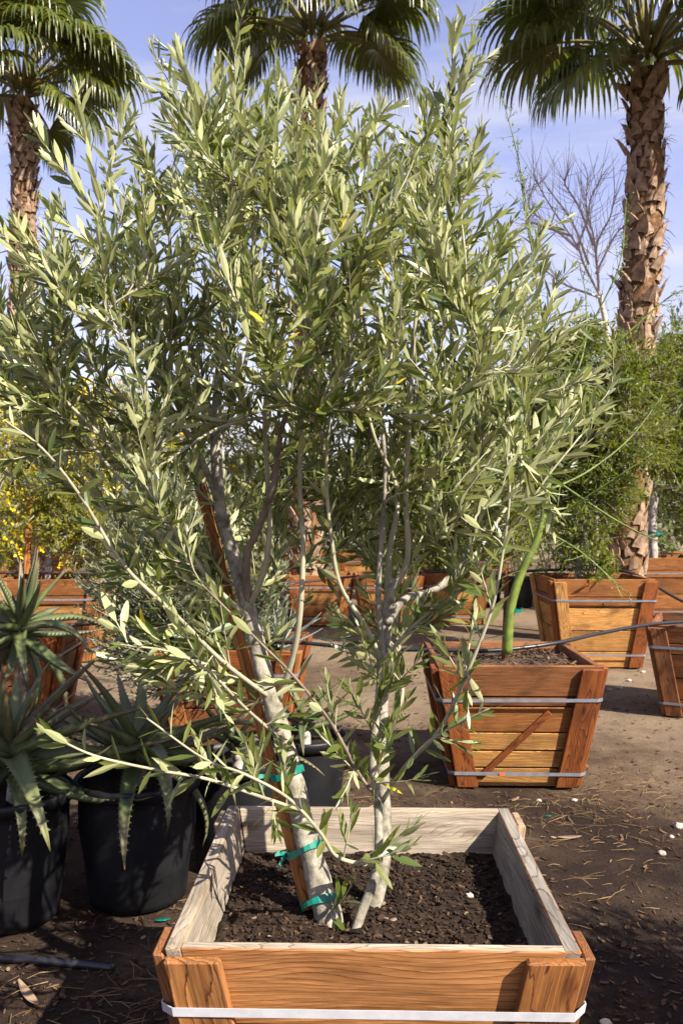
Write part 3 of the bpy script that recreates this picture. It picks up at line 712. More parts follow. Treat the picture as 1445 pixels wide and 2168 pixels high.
# --- stake and ties of the olive
def board_stake(name, p0, p1, w, mat, label, cat='stake', group=None, t=None, taper=1.0):
    d = (p1 - p0); L = d.length; d.normalize()
    x = Vector((1, 0, 0)); x = (x - d * x.dot(d)).normalized(); y = d.cross(x); t = t or w
    root = None
    pts = []
    for k, ss in ((0, taper), (L, 1.0)):
        c = p0 + d * k
        pts += [c - x * w / 2 * ss - y * t / 2 * ss, c + x * w / 2 * ss - y * t / 2 * ss, c + x * w / 2 * ss + y * t / 2 * ss, c - x * w / 2 * ss + y * t / 2 * ss]
    o = hexa(name, pts, M[mat], None, d, bev=.002, jit=.001)
    tag(o, label, cat, group); return o
board_stake('wooden_stake', at(652, 1925, 1.945), at(421, 1015, 2.20), .027, 'w_orange', 'square brown wooden stake tied along the thick leaning olive trunk')
def tie(c, axis, rx, ry, h, label, name='green_tie', tails=True, xdir=Vector((1, 0, 0)), group='green plastic ties'):
    axis = axis.normalized(); x = (xdir - axis * xdir.dot(axis)).normalized(); y = axis.cross(x)
    m_ = MB(); n = 20
    for k in range(n):
        a = 2 * math.pi * k / n
        q = c + x * (math.cos(a) * rx) + y * (math.sin(a) * ry) + axis * (.004 * math.sin(a * 2 + c.x * 30))
        dr = (x * math.cos(a) + y * math.sin(a)) * .0015
        hh = h * (1 + .25 * math.sin(3 * a + c.z * 40))
        m_.v += [q - axis * hh / 2, q + axis * hh / 2, q + axis * hh / 2 + dr, q - axis * hh / 2 + dr]
    for k in range(n):
        for j in range(4):
            m_.f.append([k * 4 + j, k * 4 + (j + 1) % 4, ((k + 1) % n) * 4 + (j + 1) % 4, ((k + 1) % n) * 4 + j]); m_.m.append(0)
    o = m_.build(name, M['tape'], smooth=False, local=c); 
    if tails:
        t_ = MB(); s0 = c - x * rx
        for sg in (-1, 1):
            pts = [s0, s0 + (-x * .015 + axis * .008 * sg - y * .012), s0 + (-x * .026 + axis * (.016 * sg - .006) - y * .018)]
            for i in range(2):
                a, b = pts[i] - c, pts[i + 1] - c; wv = axis * .005
                t_.add([a - wv, a + wv, b + wv, b - wv, a - wv + y * .001, a + wv + y * .001, b + wv + y * .001, b - wv + y * .001], BOXF)
        t_.build('tail', M['tape'], o)
    return tag(o, label, 'tie', group)
tx = lambda i: (TL[i + 1] - TL[i - 1]).normalized()
def near_trunk(py):
    return min(range(1, len(TL) - 1), key=lambda i: abs(CY - (TL[i].z - CAM_Z) / TL[i].y * F - py))
for py, lab, rx in ((1912, 'green plastic tie at the foot of the leaning olive trunk', .043), (1792, 'green plastic tie round stake and trunk a hand above the soil', .043), (1648, 'green plastic tie round stake and trunk at the height of the box behind', .040)):
    i = near_trunk(py); tie(TL[i] + Vector((-.012, .004, 0)), tx(i), rx, .040, .014, lab, tails=(py != 1912))

# ---------------------------------------------------------------- black pots with aloes
def pot(loc, r, h, label, soil_h=.05, group='black nursery pots'):
    root = empty('nursery_pot', loc); tag(root, label, 'pot', group)
    m_ = MB(); n = 40
    prof = [(r * .80, .0), (r * .805, .02), (r * .815, .024), (r * .97, h * .90), (r * .972, h - .040), (r * 1.035, h - .038), (r * 1.045, h - .006), (r * 1.03, h), (r * .985, h), (r * .965, h - .02), (r * .955, h * .6), (r * .78, .012)]
    for (rr, z) in prof:
        for k in range(n):
            a = 2 * math.pi * k / n; m_.v.append((rr * math.cos(a), rr * math.sin(a), z))
    for i in range(len(prof) - 1):
        for k in range(n):
            m_.f.append([i * n + k, i * n + (k + 1) % n, (i + 1) * n + (k + 1) % n, (i + 1) * n + k]); m_.m.append(0)
    m_.f.append([k for k in range(n)][::-1]); m_.m.append(0)
    m_.build('pot_body', M['black'], root, smooth=True)
    s = MB(); rs_ = r * .955; rings = 9; z0 = h - soil_h
    s.v.append(Vector((0, 0, z0 + .02)))
    for i in range(1, rings + 1):
        for k in range(n):
            a = 2 * math.pi * k / n; q = rs_ * i / rings
            p = Vector((q * math.cos(a), q * math.sin(a), 0)); p.z = z0 + .012 * noise.noise(p * 18 + Vector(loc)) + .006 * noise.noise(p * 50)
            s.v.append(p)
    for k in range(n): s.f.append([0, 1 + k, 1 + (k + 1) % n])
    for i in range(rings - 1):
        for k in range(n):
            a = 1 + i * n; s.f.append([a + k, a + n + k, a + n + (k + 1) % n, a + (k + 1) % n])
    s.m = [0] * len(s.f)
    so = s.build('potting_soil', M['soil'], smooth=True); so.location = loc
    tag(so, 'crumbly soil inside the ' + label, 'soil', kind='stuff')
    return root
def aloe_leaf(L, W_, bend, name, mat, teeth=True):
    """thick channelled leaf along +x, upper side +z, bending by `bend` radians over its length"""
    m_ = MB(); n = 11; ang = 0; p = Vector((0, 0, 0)); 
    for i in range(n + 1):
        t = i / n
        w = W_ * (1 - t) ** .72 * (.85 + .5 * t * (1 - t) * 2) + .002
        d = Vector((math.cos(ang), 0, math.sin(ang))); nn = Vector((-math.sin(ang), 0, math.cos(ang)))
        th = w * .30
        for (yy, zz) in ((-.5, .20), (-.22, -.02), (0, -.08), (.22, -.02), (.5, .20), (.25, -.34), (0, -.44), (-.25, -.34)):
            m_.v.append(p + Vector((0, yy * w, 0)) + nn * (zz * w * .9))
        ang += bend / n * (.35 + 1.3 * t); p = p + d * (L / n)
    for i in range(n):
        for k in range(8):
            m_.f.append([i * 8 + k, (i + 1) * 8 + k, (i + 1) * 8 + (k + 1) % 8, i * 8 + (k + 1) % 8])
    m_.f.append(list(range(8))); m_.f.append([n * 8 + k for k in range(8)][::-1])
    m_.m = [0] * len(m_.f)
    if teeth:
        for i in range(1, n - 1):
            for k, s in ((0, -1), (4, 1)):
                for f in (.2, .7):
                    a = Vector(m_.v[i * 8 + k]).lerp(Vector(m_.v[(i + 1) * 8 + k]), f)
                    e = (Vector(m_.v[(i + 1) * 8 + k]) - Vector(m_.v[i * 8 + k])).normalized() * .004
                    m_.add([a - e, a + e, a + Vector((0, s * .007, 0)) + e * .8, a + Vector((0, 0, -.003))], [(0, 1, 2), (0, 2, 3), (1, 3, 2)])
    return m_.mesh(name, mat, smooth=True)
AV = [aloe_leaf(.42, .062, b, 'leaf', M['aloe']) for b in (-1.5, -.9, -.3, .35, .8, -2.1)]
AG = [aloe_leaf(.34, .045, b, 'leaf', M['aloegrey'], False) for b in (-.3, .2, .5)]
def aloe(loc, label, n, elev, scale, seed, meshes=AV, stem=0.0, group='aloes in black pots', stem_mat='greybark', extra=()):
    r = random.Random(seed); root = empty('aloe_plant', loc); tag(root, label, 'aloe', group)
    if stem > 0:
        m_ = MB(); tube(m_, catmull([Vector((0, 0, -.04)), Vector((.01, .01, stem * .5)), Vector((0, 0, stem))], 5), .022, 8, wob=.3); m_.build('stem', M[stem_mat], root, smooth=True)
    for i in range(n):
        t = i / n; az = i * 2.399 + r.uniform(-.25, .25); el = R(lerp(elev[0], elev[1], t) + r.uniform(-9, 9))
        s = scale * r.uniform(.8, 1.15) * (1 - .35 * t)
        k = r.choice(range(len(meshes))) if t < .6 else r.choice([min(2, len(meshes) - 1), len(meshes) - 1 if len(meshes) < 4 else 3])
        Mx = Matrix.Translation((0, 0, stem + .02 + .06 * t * scale)) @ Matrix.Rotation(az, 4, 'Z') @ Matrix.Rotation(-el, 4, 'Y') @ Matrix.Rotation(r.uniform(-.3, .3), 4, 'X') @ Matrix.Diagonal((s, s, s, 1))
        inst('leaf', meshes[k], root, Mx)
    for (az, el, s, k) in extra:
        Mx = Matrix.Translation((0, 0, stem + .03)) @ Matrix.Rotation(R(az), 4, 'Z') @ Matrix.Rotation(-R(el), 4, 'Y') @ Matrix.Diagonal((s, s, s, 1))
        inst('leaf', meshes[k], root, Mx)
    return root
PA = (-1.09, 2.80); PB = (-.705, 2.95); PC = (-.40, 3.22); PD = (-.16, 3.62); PE = (-1.30, 3.45)
pot((*PA, 0), .195, .41, 'black pot with thick reddish tipped aloe leaves hanging over its rim')
pot((*PB, 0), .207, .41, 'black pot standing next to the front box, with the sprawling aloe')
pot((*PC, 0), .185, .40, 'black pot half hidden behind the corner of the front box')
pot((*PD, 0), .18, .38, 'black pot between the leaning olive trunk and the brown box')
pot((*PE, 0), .19, .42, 'black pot behind the others, carrying the tall aloe')
aloe((*PA, .365), 'thick green aloe with reddish drooping tips over the black pot rim', 26, (-25, 70), 1.3, 3, stem=.10, extra=((-60, -10, .9, 5), (-95, -15, .8, 0)))
aloe((*PB, .365), 'sprawling grey green aloe with long curled leaves in the pot by the box', 22, (-18, 62), 1.2, 8, stem=.07, extra=((-20, 20, 1.1, 5), (-60, 35, 1.0, 5), (10, 35, 1.2, 0)))
aloe((*PC, .355), 'small aloe half hidden by olive twigs behind the box corner', 10, (0, 55), .85, 14, stem=.05)
aloe((*PD, .335), 'aloe standing behind the leaning olive trunk', 10, (5, 65), .8, 19, stem=.05)
aloe((*PE, .375), 'tall dark aloe rosette raised on a bare stem above the other aloes', 28, (-45, 78), 1.05, 31, stem=.42, stem_mat='twig2')
aloe((-.36, 5.05, .50), 'grey narrow leaved succulent at the corner of the brown box', 18, (15, 80), 1.0, 40, AG, group='succulents in the yard')

# ---------------------------------------------------------------- fan palms
def rdir(r): 
    while True:
        v = Vector((r.uniform(-1, 1), r.uniform(-1, 1), r.uniform(-1, 1)))
        if .05 < v.length < 1: return v.normalized()
def make_boot(name):
    """old leaf base: a tapering plate that stands off the trunk and ends in a torn point (x out, z up)"""
    m_ = MB()
    prof = ((0, .105, .0, .03), (.05, .098, .018, .028), (.10, .07, .042, .022), (.145, .028, .066, .012))
    for z, w, o_, t in prof:
        m_.v += [(o_ + t, -w / 2, z), (o_ + t * 1.35, 0, z + .006), (o_ + t, w / 2, z), (o_, w / 2, z), (o_, -w / 2, z)]
    for i in range(3):
        for k in range(5): m_.f.append([i * 5 + k, i * 5 + (k + 1) % 5, (i + 1) * 5 + (k + 1) % 5, (i + 1) * 5 + k])
    m_.f.append([15, 16, 17, 18, 19]); m_.m = [0] * len(m_.f)
    # torn fibres at the tip
    for s in (-1, 1):
        m_.add([(.07, s * .012, .13), (.08, s * .004, .135), (.085 + .02, s * .02, .185)], [(0, 1, 2)])
    return m_.mesh(name, M['boot'])
BOOT = make_boot('leaf_base')
def frond(root, base, az, el, Lp, Rb, seed, droop=.55, nseg=44):
    r = random.Random(seed)
    out = Vector((math.cos(az), math.sin(az), 0)); p = base.copy(); pts = [p.copy()]; a = el
    n = 9
    for i in range(n):
        d = out * math.cos(a) + Vector((0, 0, math.sin(a))); p = p + d * (Lp / n); pts.append(p.copy()); a -= droop / n * (.4 + 1.2 * i / n)
    side = Vector((-math.sin(az), math.cos(az), 0)); ax = (pts[-1] - pts[-2]).normalized(); nrm = ax.cross(side).normalized()
    if nrm.z < 0: nrm = -nrm
    hub = pts[-1]
    b = MB()
    tilt = r.uniform(-.25, .25)
    for k in range(nseg):
        t = (k + .5) / nseg * 2 - 1
        th = t * R(128) + r.gauss(0, .015)
        d = (ax * math.cos(th) + side * math.sin(th)).normalized()
        # the blade is a shallow funnel, lateral segments rise a little
        d = (d + nrm * (.10 + .16 * abs(t)) + side * tilt * .2).normalized()
        L = Rb * (1.0 - .28 * abs(t) ** 2) * r.uniform(.92, 1.08)
        m_ = 9; q = hub.copy(); dd = d.copy(); w_prev = None
        sag = r.uniform(.8, 1.25)
        lw = 2 * math.pi * (128 / 180) / nseg
        vs = []
        for i in range(m_ + 1):
            f = i / m_
            w = min(lw * f * L * .62 + .004, .030) * (1 if f < .5 else max(.06, 1 - ((f - .5) / .5) ** 1.3))
            s = dd.cross(nrm); s = s.normalized() if s.length > 1e-3 else side
            nu = s.cross(dd).normalized()
            vs += [q - s * w + nu * w * .45, q.copy(), q + s * w + nu * w * .45]
            g = (.05 + (1.7 * max(0, f - .26) ** 1.2)) * sag
            dd = (dd + Vector((0, 0, -1)) * g).normalized(); q = q + dd * (L / m_)
        fs = []
        for i in range(m_):
            e = i * 3; fs += [(e, e + 1, e + 4, e + 3), (e + 1, e + 2, e + 5, e + 4)]
        b.add(vs, fs)
    b.v = [v - base for v in b.v]
    fo = b.build('frond', M['palm'], root); fo.location = base
    t_ = MB(); P = [q - base for q in pts]; tube(t_, P, lin(.030, .011, len(P)), 6); t_.build('petiole', M['petiole'], fo, smooth=True)
    return fo
def palm(X, Y, H, rad, lean, label, seed, zlow, fr, boots=285, perrow=9):
    r = random.Random(seed); root = empty('fan_palm', (X, Y, -.02)); tag(root, label, 'palm tree', 'fan palms behind the yard')
    m_ = MB(); n = 30
    axis_p = lambda z: Vector((lean[0] * (z / H) + .03 * math.sin(z * 1.1 + seed), lean[1] * (z / H), z))
    pts = [axis_p(H * i / n) for i in range(n + 1)]
    rr = [rad * (1.12 - .20 * i / n + .05 * math.sin(i * 2.1)) for i in range(n + 1)]
    tube(m_, pts, rr, 18, wob=.16); tk = m_.build('trunk', M['palmtrunk'], root, smooth=True)
    rows = boots // perrow; dz = (H - zlow) / rows
    for i in range(rows):
        z = zlow + dz * i
        for k in range(perrow):
            az = 2 * math.pi * (k + .5 * (i % 2)) / perrow + r.uniform(-.12, .12)
            p = axis_p(z + r.uniform(-.03, .03)) + Vector((math.cos(az), math.sin(az), 0)) * (rad * (1.10 - .2 * z / H))
            s = r.uniform(.6, 1.35); sx = r.uniform(.5, 1.6)
            if r.random() < .10: continue
            Mx = Matrix.Translation(p) @ Matrix.Rotation(az, 4, 'Z') @ Matrix.Rotation(r.uniform(-.25, .25), 4, 'Y') @ Matrix.Rotation(r.uniform(-.5, .5), 4, 'X') @ Matrix.Diagonal((s * sx * .7, s * rad * 5.6, s * dz * 8.4, 1))
            inst('leaf_base', BOOT, tk, Mx)
    fib = MB()
    for i in range(420):
        z = r.uniform(max(zlow, H - 3.6), H); az = r.uniform(0, 6.28); o_ = Vector((math.cos(az), math.sin(az), 0))
        p = axis_p(z) + o_ * rad * r.uniform(1.0, 1.25); d = (o_ * .8 + rdir(r) * .9 + Vector((0, 0, .2))).normalized(); L = r.uniform(.04, .15)
        tube(fib, [p, p + d * L * .5, p + d * L + Vector((0, 0, -.35 * L))], [.004, .003, .001], 3, cap=False)
    tag(fib.build('fibres', M['boot'], tk), kind='stuff')
    low = MB(); zz = .12
    bv = [v.co.copy() for v in BOOT.vertices]; bf = [list(p.vertices) for p in BOOT.polygons]
    i = 0
    while zz < zlow - .05:
        for k in range(perrow):
            if r.random() < .25: continue
            az = 2 * math.pi * (k + .5 * (i % 2)) / perrow + r.uniform(-.15, .15)
            p = axis_p(zz + r.uniform(-.04, .04)) + Vector((math.cos(az), math.sin(az), 0)) * (rad * (1.10 - .2 * zz / H))
            s = r.uniform(.6, 1.35)
            Mx = Matrix.Translation(p) @ Matrix.Rotation(az, 4, 'Z') @ Matrix.Rotation(r.uniform(-.3, .2), 4, 'Y') @ Matrix.Rotation(r.uniform(-.5, .5), 4, 'X') @ Matrix.Diagonal((s * .6, s * rad * 5.6, s * dz * 8.4, 1))
            low.add([Mx @ v for v in bv], bf)
        zz += dz; i += 1
    tag(low.build('leaf_bases', M['boot'], tk), kind='stuff')
    top = axis_p(H)
    for i, (azd, eld, Lp, Rb, dr) in enumerate(fr):
        frond(root, top + Vector((math.cos(R(azd)), math.sin(R(azd)), 0)) * rad * .55 + Vector((0, 0, .05 + .35 * max(0, eld) / 90)), R(azd), R(eld), Lp, Rb, seed * 100 + i, dr)
    return root
def fan_list(seed, n, lo=-5, hi=80, skip=()):
    r = random.Random(seed); L = []
    for i in range(n):
        L.append(((i * 137.5 + r.uniform(-15, 15)) % 360, lerp(lo, hi, i / n) + r.uniform(-6, 6), r.uniform(.8, 1.15), r.uniform(.80, 1.0), r.uniform(.5, .95)))
    return L
palm(2.86, 8.6, 5.80, .165, (.22, .0), 'thick trunked fan palm rising above the bright green trees', 3, 2.3,
     [(182, 12, .62, .78, .9), (205, 5, .72, .80, 1.0), (168, 30, .95, .95, .9), (345, 4, .7, .85, 1.1), (10, 12, .75, .9, 1.0), (250, 30, .8, .85, .9), (300, 25, .8, .9, 1.0)] + fan_list(4, 20, 28, 82))
palm(-.47, 10.6, 7.15, .165, (.10, .0), 'fan palm with its trunk rising behind the olive crown', 5, 3.9,
     [(0, 8, .75, .95, .95), (182, 4, .62, .75, 1.2), (20, 22, .8, .9, .9), (200, 20, .85, .95, .9), (165, 32, .95, .95, .8), (340, 32, .9, .95, .8), (270, 25, .7, .8, 1.0)] + fan_list(9, 18, 35, 82))
palm(-4.55, 12.4, 7.35, .165, (-.12, .0), 'slender fan palm above the yellow flowering shrubs', 7, 4.2,
     [(355, 22, .95, .98, 1.0), (10, 36, 1.1, 1.0, .8), (340, 3, .80, .85, 1.0), (190, 5, .6, .8, 1.1), (320, 40, .9, .95, .8), (60, -20, .5, .7, .8), (270, 25, .7, .85, .9), (170, 35, .9, .9, .9), (300, 45, .9, .9, .8)] + fan_list(13, 20, 30, 84))

# ---------------------------------------------------------------- shrubs and trees of the yard
def leaf4(mb, p, d, n, L, Wd, m=0):
    s = d.cross(n)
    if s.length < 1e-4: return
    s.normalize()
    mb.add([p, p + d * L * .45 - s * Wd / 2 + n * L * .05, p + d * L, p + d * L * .45 + s * Wd / 2 + n * L * .05], [(0, 3, 2, 1)], m)
def bush_tree(name, base, blobs, label, cat, group, leafmat_, nleaf, leafL, seed, trunk=None, barkmat='greybark', flowers=0, trunk_r=.03, droop=-.1, flowerL=.05, open_=.5):
    """a tree with trunk, limbs into every clump, twigs through the clump and leaves along the twigs"""
    r = random.Random(seed); base = Vector(base); root = empty(name, base); tag(root, label, cat, group)
    trunk = trunk or [Vector((0, 0, -.03)), Vector((.03, 0, .4)), Vector((.0, .02, .8))]
    c = catmull(trunk, 6); m_ = MB(); tube(m_, c, lin(trunk_r, trunk_r * .55, len(c)), 10, wob=.25); m_.build('trunk', M[barkmat], root, smooth=True)
    limb = MB(); fol = MB(); fl = MB()
    vol = sum(b[3] * b[4] * b[5] for b in blobs)
    for (bx, by, bz, rx, ry, rz) in blobs:
        cen = Vector((bx, by, bz))
        st = min(c[len(c) // 2:], key=lambda q: (q - cen).length)
        mid = st.lerp(cen, .5) + Vector((r.uniform(-.1, .1), r.uniform(-.1, .1), .08))
        cc = catmull([st, mid, cen], 5); tube(limb, cc, lin(trunk_r * .45, .008, len(cc)), 5, cap=False)
        k = int(nleaf * (rx * ry * rz) / vol); per = 16
        for t in range(max(6, k // per)):
            v = rdir(r) * (r.random() ** .36)
            v = v * (1 + .35 * noise.noise(v * 2.2 + cen))
            q = cen + Vector((v.x * rx, v.y * ry, v.z * rz))
            if noise.noise(q * 2.6 + Vector((seed, 0, 0))) < -.22 * open_ * 1.2 and r.random() < .75: continue
            sp = cen.lerp(q, r.uniform(.35, .7)); ln = r.uniform(.12, .30) * (rx / .5) ** .4
            out = ((q - cen).normalized() + Vector((0, 0, .55)) + rdir(r) * .5).normalized()
            e = q + out * ln * .6
            tw = [sp, sp.lerp(q, .6) + rdir(r) * .02, q, e]
            tube(limb, tw, lin(.005, .0014, 4), 3, cap=False)
            for j in range(per):
                f = r.random(); p = (sp.lerp(q, .3 + .7 * f * 2) if f < .5 else q.lerp(e, f * 2 - 1)) + rdir(r) * .035
                d = (out * .5 + rdir(r) * .9 + Vector((0, 0, droop))).normalized()
                n = (Vector((0, 0, 1)) + rdir(r) * .8).normalized(); n = n - d * n.dot(d)
                if n.length < .05: continue
                leaf4(fol, p, d, n.normalized(), leafL * r.uniform(.6, 1.3), leafL * r.uniform(.26, .42))
            if flowers and noise.noise(q * 1.7 + Vector((0, 5, 0))) > -.05 and r.random() < flowers:
                for j in range(7):
                    p = e + rdir(r) * .05; leaf4(fl, p, rdir(r), rdir(r), flowerL * r.uniform(.6, 1.2), flowerL * .6)
    limb.build('branches', M[barkmat], root, smooth=True)
    tag(fol.build('foliage', M[leafmat_], root), kind='stuff')
    if flowers: tag(fl.build('flowers', M['flower'], root), kind='stuff')
    return root
G1 = 'green trees in the yard'
bush_tree('leafy_tree', (2.12, 7.62, .70), [(0, 0, .38, .30, .30, .33), (.12, .1, .85, .42, .4, .42), (.35, 0, 1.35, .46, .45, .45), (-.12, .1, 1.5, .40, .4, .40), (.5, .1, 1.85, .40, .4, .36), (.05, .1, 2.05, .30, .3, .30), (-.35, .2, 1.0, .30, .3, .35), (.1, -.2, .10, .16, .2, .18)],
          'dense bright green tree hanging low over the honey coloured box', 'tree', G1, 'green', 42000, .062, 2, trunk=[Vector((0, 0, -.05)), Vector((.02, 0, .25)), Vector((.12, 0, .7)), Vector((.22, 0, 1.2))], trunk_r=.045)
bush_tree('leafy_tree', (4.0, 10.9, .72), [(.15, 0, 1.35, .5, .5, .5), (-.25, 0, 1.7, .5, .5, .5), (.4, 0, 2.1, .55, .5, .5), (-.1, .2, 2.45, .5, .5, .45), (.5, 0, 2.75, .4, .4, .4), (.55, 0, .8, .4, .4, .5), (.9, .2, 1.5, .5, .5, .6)],
          'green tree with a crooked whitish trunk in the wide orange box', 'tree', G1, 'green', 34000, .072, 6, trunk=[Vector((0, 0, -.05)), Vector((-.02, 0, .45)), Vector((.0, 0, .8)), Vector((-.10, 0, 1.02)), Vector((-.12, 0, 1.3)), Vector((.05, 0, 1.8))], trunk_r=.06)
bush_tree('leafy_tree', (1.55, 10.6, 0), [(0, 0, 1.5, .5, .5, .5), (.3, 0, 2.1, .5, .5, .5), (-.3, .1, 1.0, .45, .5, .5), (.5, 0, 1.2, .5, .5, .5), (-.5, .2, 1.7, .35, .4, .4)],
          'loose green shrub behind the honey coloured box and the green stemmed tree', 'tree', G1, 'green', 20000, .075, 9)
bush_tree('leafy_tree', (3.0, 14.5, 0), [(0, 0, 2.0, .9, .8, .9), (.9, 0, 2.8, .9, .8, .8), (-.9, 0, 2.4, .8, .8, .9), (.2, 0, 3.6, .8, .8, .7), (1.8, 0, 2.2, .9, .8, 1.0)],
          'large grey green tree far behind the thick trunked palm', 'tree', G1, 'greygreen', 18000, .12, 12, trunk_r=.07)
bush_tree('leafy_tree', (5.8, 13.5, 0), [(0, 0, 2.2, .9, .8, 1.0), (-.4, 0, 3.6, .8, .8, .9), (.5, 0, 4.2, .9, .8, .8), (-.9, 0, 1.4, .8, .8, .8)],
          'tall grey green tree beyond the white trunked tree', 'tree', G1, 'greygreen', 18000, .12, 15, trunk_r=.07)
G2 = 'yellow flowering shrubs'
bush_tree('flowering_shrub', (-2.75, 7.95, .66), [(0, 0, .75, .42, .4, .45), (.35, 0, .55, .35, .4, .45), (-.3, 0, 1.2, .40, .4, .45), (.15, .1, 1.45, .35, .4, .35), (.30, 0, 1.05, .35, .4, .4), (.55, .1, .25, .25, .3, .3)],
          'yellow flowering shrub growing in the orange box with the stake', 'shrub', G2, 'yellowgreen', 18000, .06, 22, flowers=.45)
bush_tree('flowering_shrub', (-4.3, 10.6, 0), [(0, 0, 1.3, .7, .6, .8), (.7, 0, 2.2, .7, .6, .8), (-.5, 0, 2.4, .7, .6, .8), (.2, 0, 3.0, .6, .6, .6), (1.1, 0, 1.4, .6, .6, .7), (1.4, 0, 2.5, .5, .5, .6)],
          'broad yellow green shrub below the slender palm', 'shrub', G2, 'yellowgreen', 26000, .085, 25, flowers=.40, flowerL=.07)
bush_tree('flowering_shrub', (-2.2, 11.6, 0), [(0, 0, 1.4, .6, .6, .7), (.5, 0, 2.1, .6, .6, .6), (-.5, 0, 2.3, .6, .6, .6), (.9, 0, 1.3, .6, .6, .6)],
          'yellow green shrub between the slender palm and the olive trunk', 'shrub', G2, 'yellowgreen', 16000, .085, 27, flowers=.35, flowerL=.07)
bush_tree('leafy_tree', (-.5, 12.5, 0), [(0, 0, 1.3, .7, .6, .8), (.8, 0, 1.6, .7, .6, .7), (-.7, 0, 1.7, .6, .6, .7), (.3, 0, 2.2, .5, .5, .5)],
          'green shrub right behind the middle of the olive crown', 'tree', G1, 'green', 16000, .09, 30)
bush_tree('leafy_tree', (.95, 13.0, 0), [(0, 0, 1.2, .6, .6, .8), (.3, 0, 2.0, .4, .5, .5), (.7, 0, 1.0, .6, .6, .6)],
          'low green shrub seen between the olive stems', 'tree', G1, 'green', 12000, .09, 33)
# distant line of vegetation
hb = MB(); rh = random.Random(77)
for i in range(17000):
    x = rh.uniform(-17, 17); y = rh.uniform(19, 25)
    hh = 2.0 + 1.1 * noise.noise(Vector((x * .35, 3.1, 0))) + .5 * noise.noise(Vector((x * 1.1, 9.1, 0)))
    z = hh * (rh.random() ** .7)
    d = (rdir(rh) + Vector((0, 0, .6))).normalized(); leaf4(hb, Vector((x, y, z)), d, rdir(rh), rh.uniform(.12, .30), rh.uniform(.06, .12))
tag(hb.build('distant_hedge', M['greygreen']), 'grey green line of far vegetation closing the yard', 'vegetation', kind='stuff')

# second olive, smaller, in the brown box
o2 = empty('olive_tree', (-.70, 5.0, .51)); tag(o2, 'smaller dense olive in the brown box behind the potted aloes', 'tree')
r2 = random.Random(8); OL2 = []; tw2 = MB(); base2 = o2.location.copy()
tk2 = catmull([base2 + Vector((0, 0, -.04)), base2 + Vector((-.03, 0, .3)), base2 + Vector((.02, .02, .7)), base2 + Vector((0, 0, 1.2))], 6)
m_ = MB(); tube(m_, [p - base2 for p in tk2], lin(.022, .008, len(tk2)), 8, wob=.15); m_.build('trunk', M['bark'], o2, smooth=True)
for i in range(760):
    v = rdir(r2) * r2.random() ** .4
    q = base2 + Vector((-.20 + v.x * .66, -.08 + v.y * .55, .42 + v.z * .86))
    if q.z < .22 or (q.z < .60 and q.x > base2.x + .2): continue
    st = tk2[min(len(tk2) - 1, max(2, int((q.z - base2.z) / 1.2 * len(tk2) * .55)))]
    pts = [st.lerp(q, f) + Vector((0, 0, -.10 * math.sin(f * 3.14))) + rdir(r2) * .012 for f in (.35, .55, .72, .88, 1.0)]
    tube(tw2, [p - base2 for p in pts], lin(.004, .0013, 5), 4, cap=False)
    leafy(pts, r2, .15, .026, .058, OL2)
f2 = MB()
for (b, d, n, l, w, cu) in OL2:
    s = d.cross(n).normalized(); b = b - base2
    f2.add([b, b + d * l * .45 - s * w * .55, b + d * l, b + d * l * .45 + s * w * .55], [(0, 3, 2, 1)])
tag(tw2.build('twigs', M['twig'], o2, smooth=True), kind='stuff'); tag(f2.build('foliage', M['leaf2'], o2), kind='stuff')

# the next olive box of the front row, standing just outside the view on the sunny side
o3 = copy_tree(o2); o3.location = (2.15, 1.30, .50); o3.rotation_euler = (0, 0, 2.0); o3.scale = (1.05, 1.05, 1.2)
tag(o3, 'neighbouring olive of the front row throwing dappled shade on the earth', 'tree')
b9 = copy_tree(b8); b9.location = (2.15, 1.30, 0); b9.rotation_euler = (0, 0, .1); tag(b9, 'planter box of the neighbouring front row olive', 'planter box', 'tapered wooden boxes along the lane')
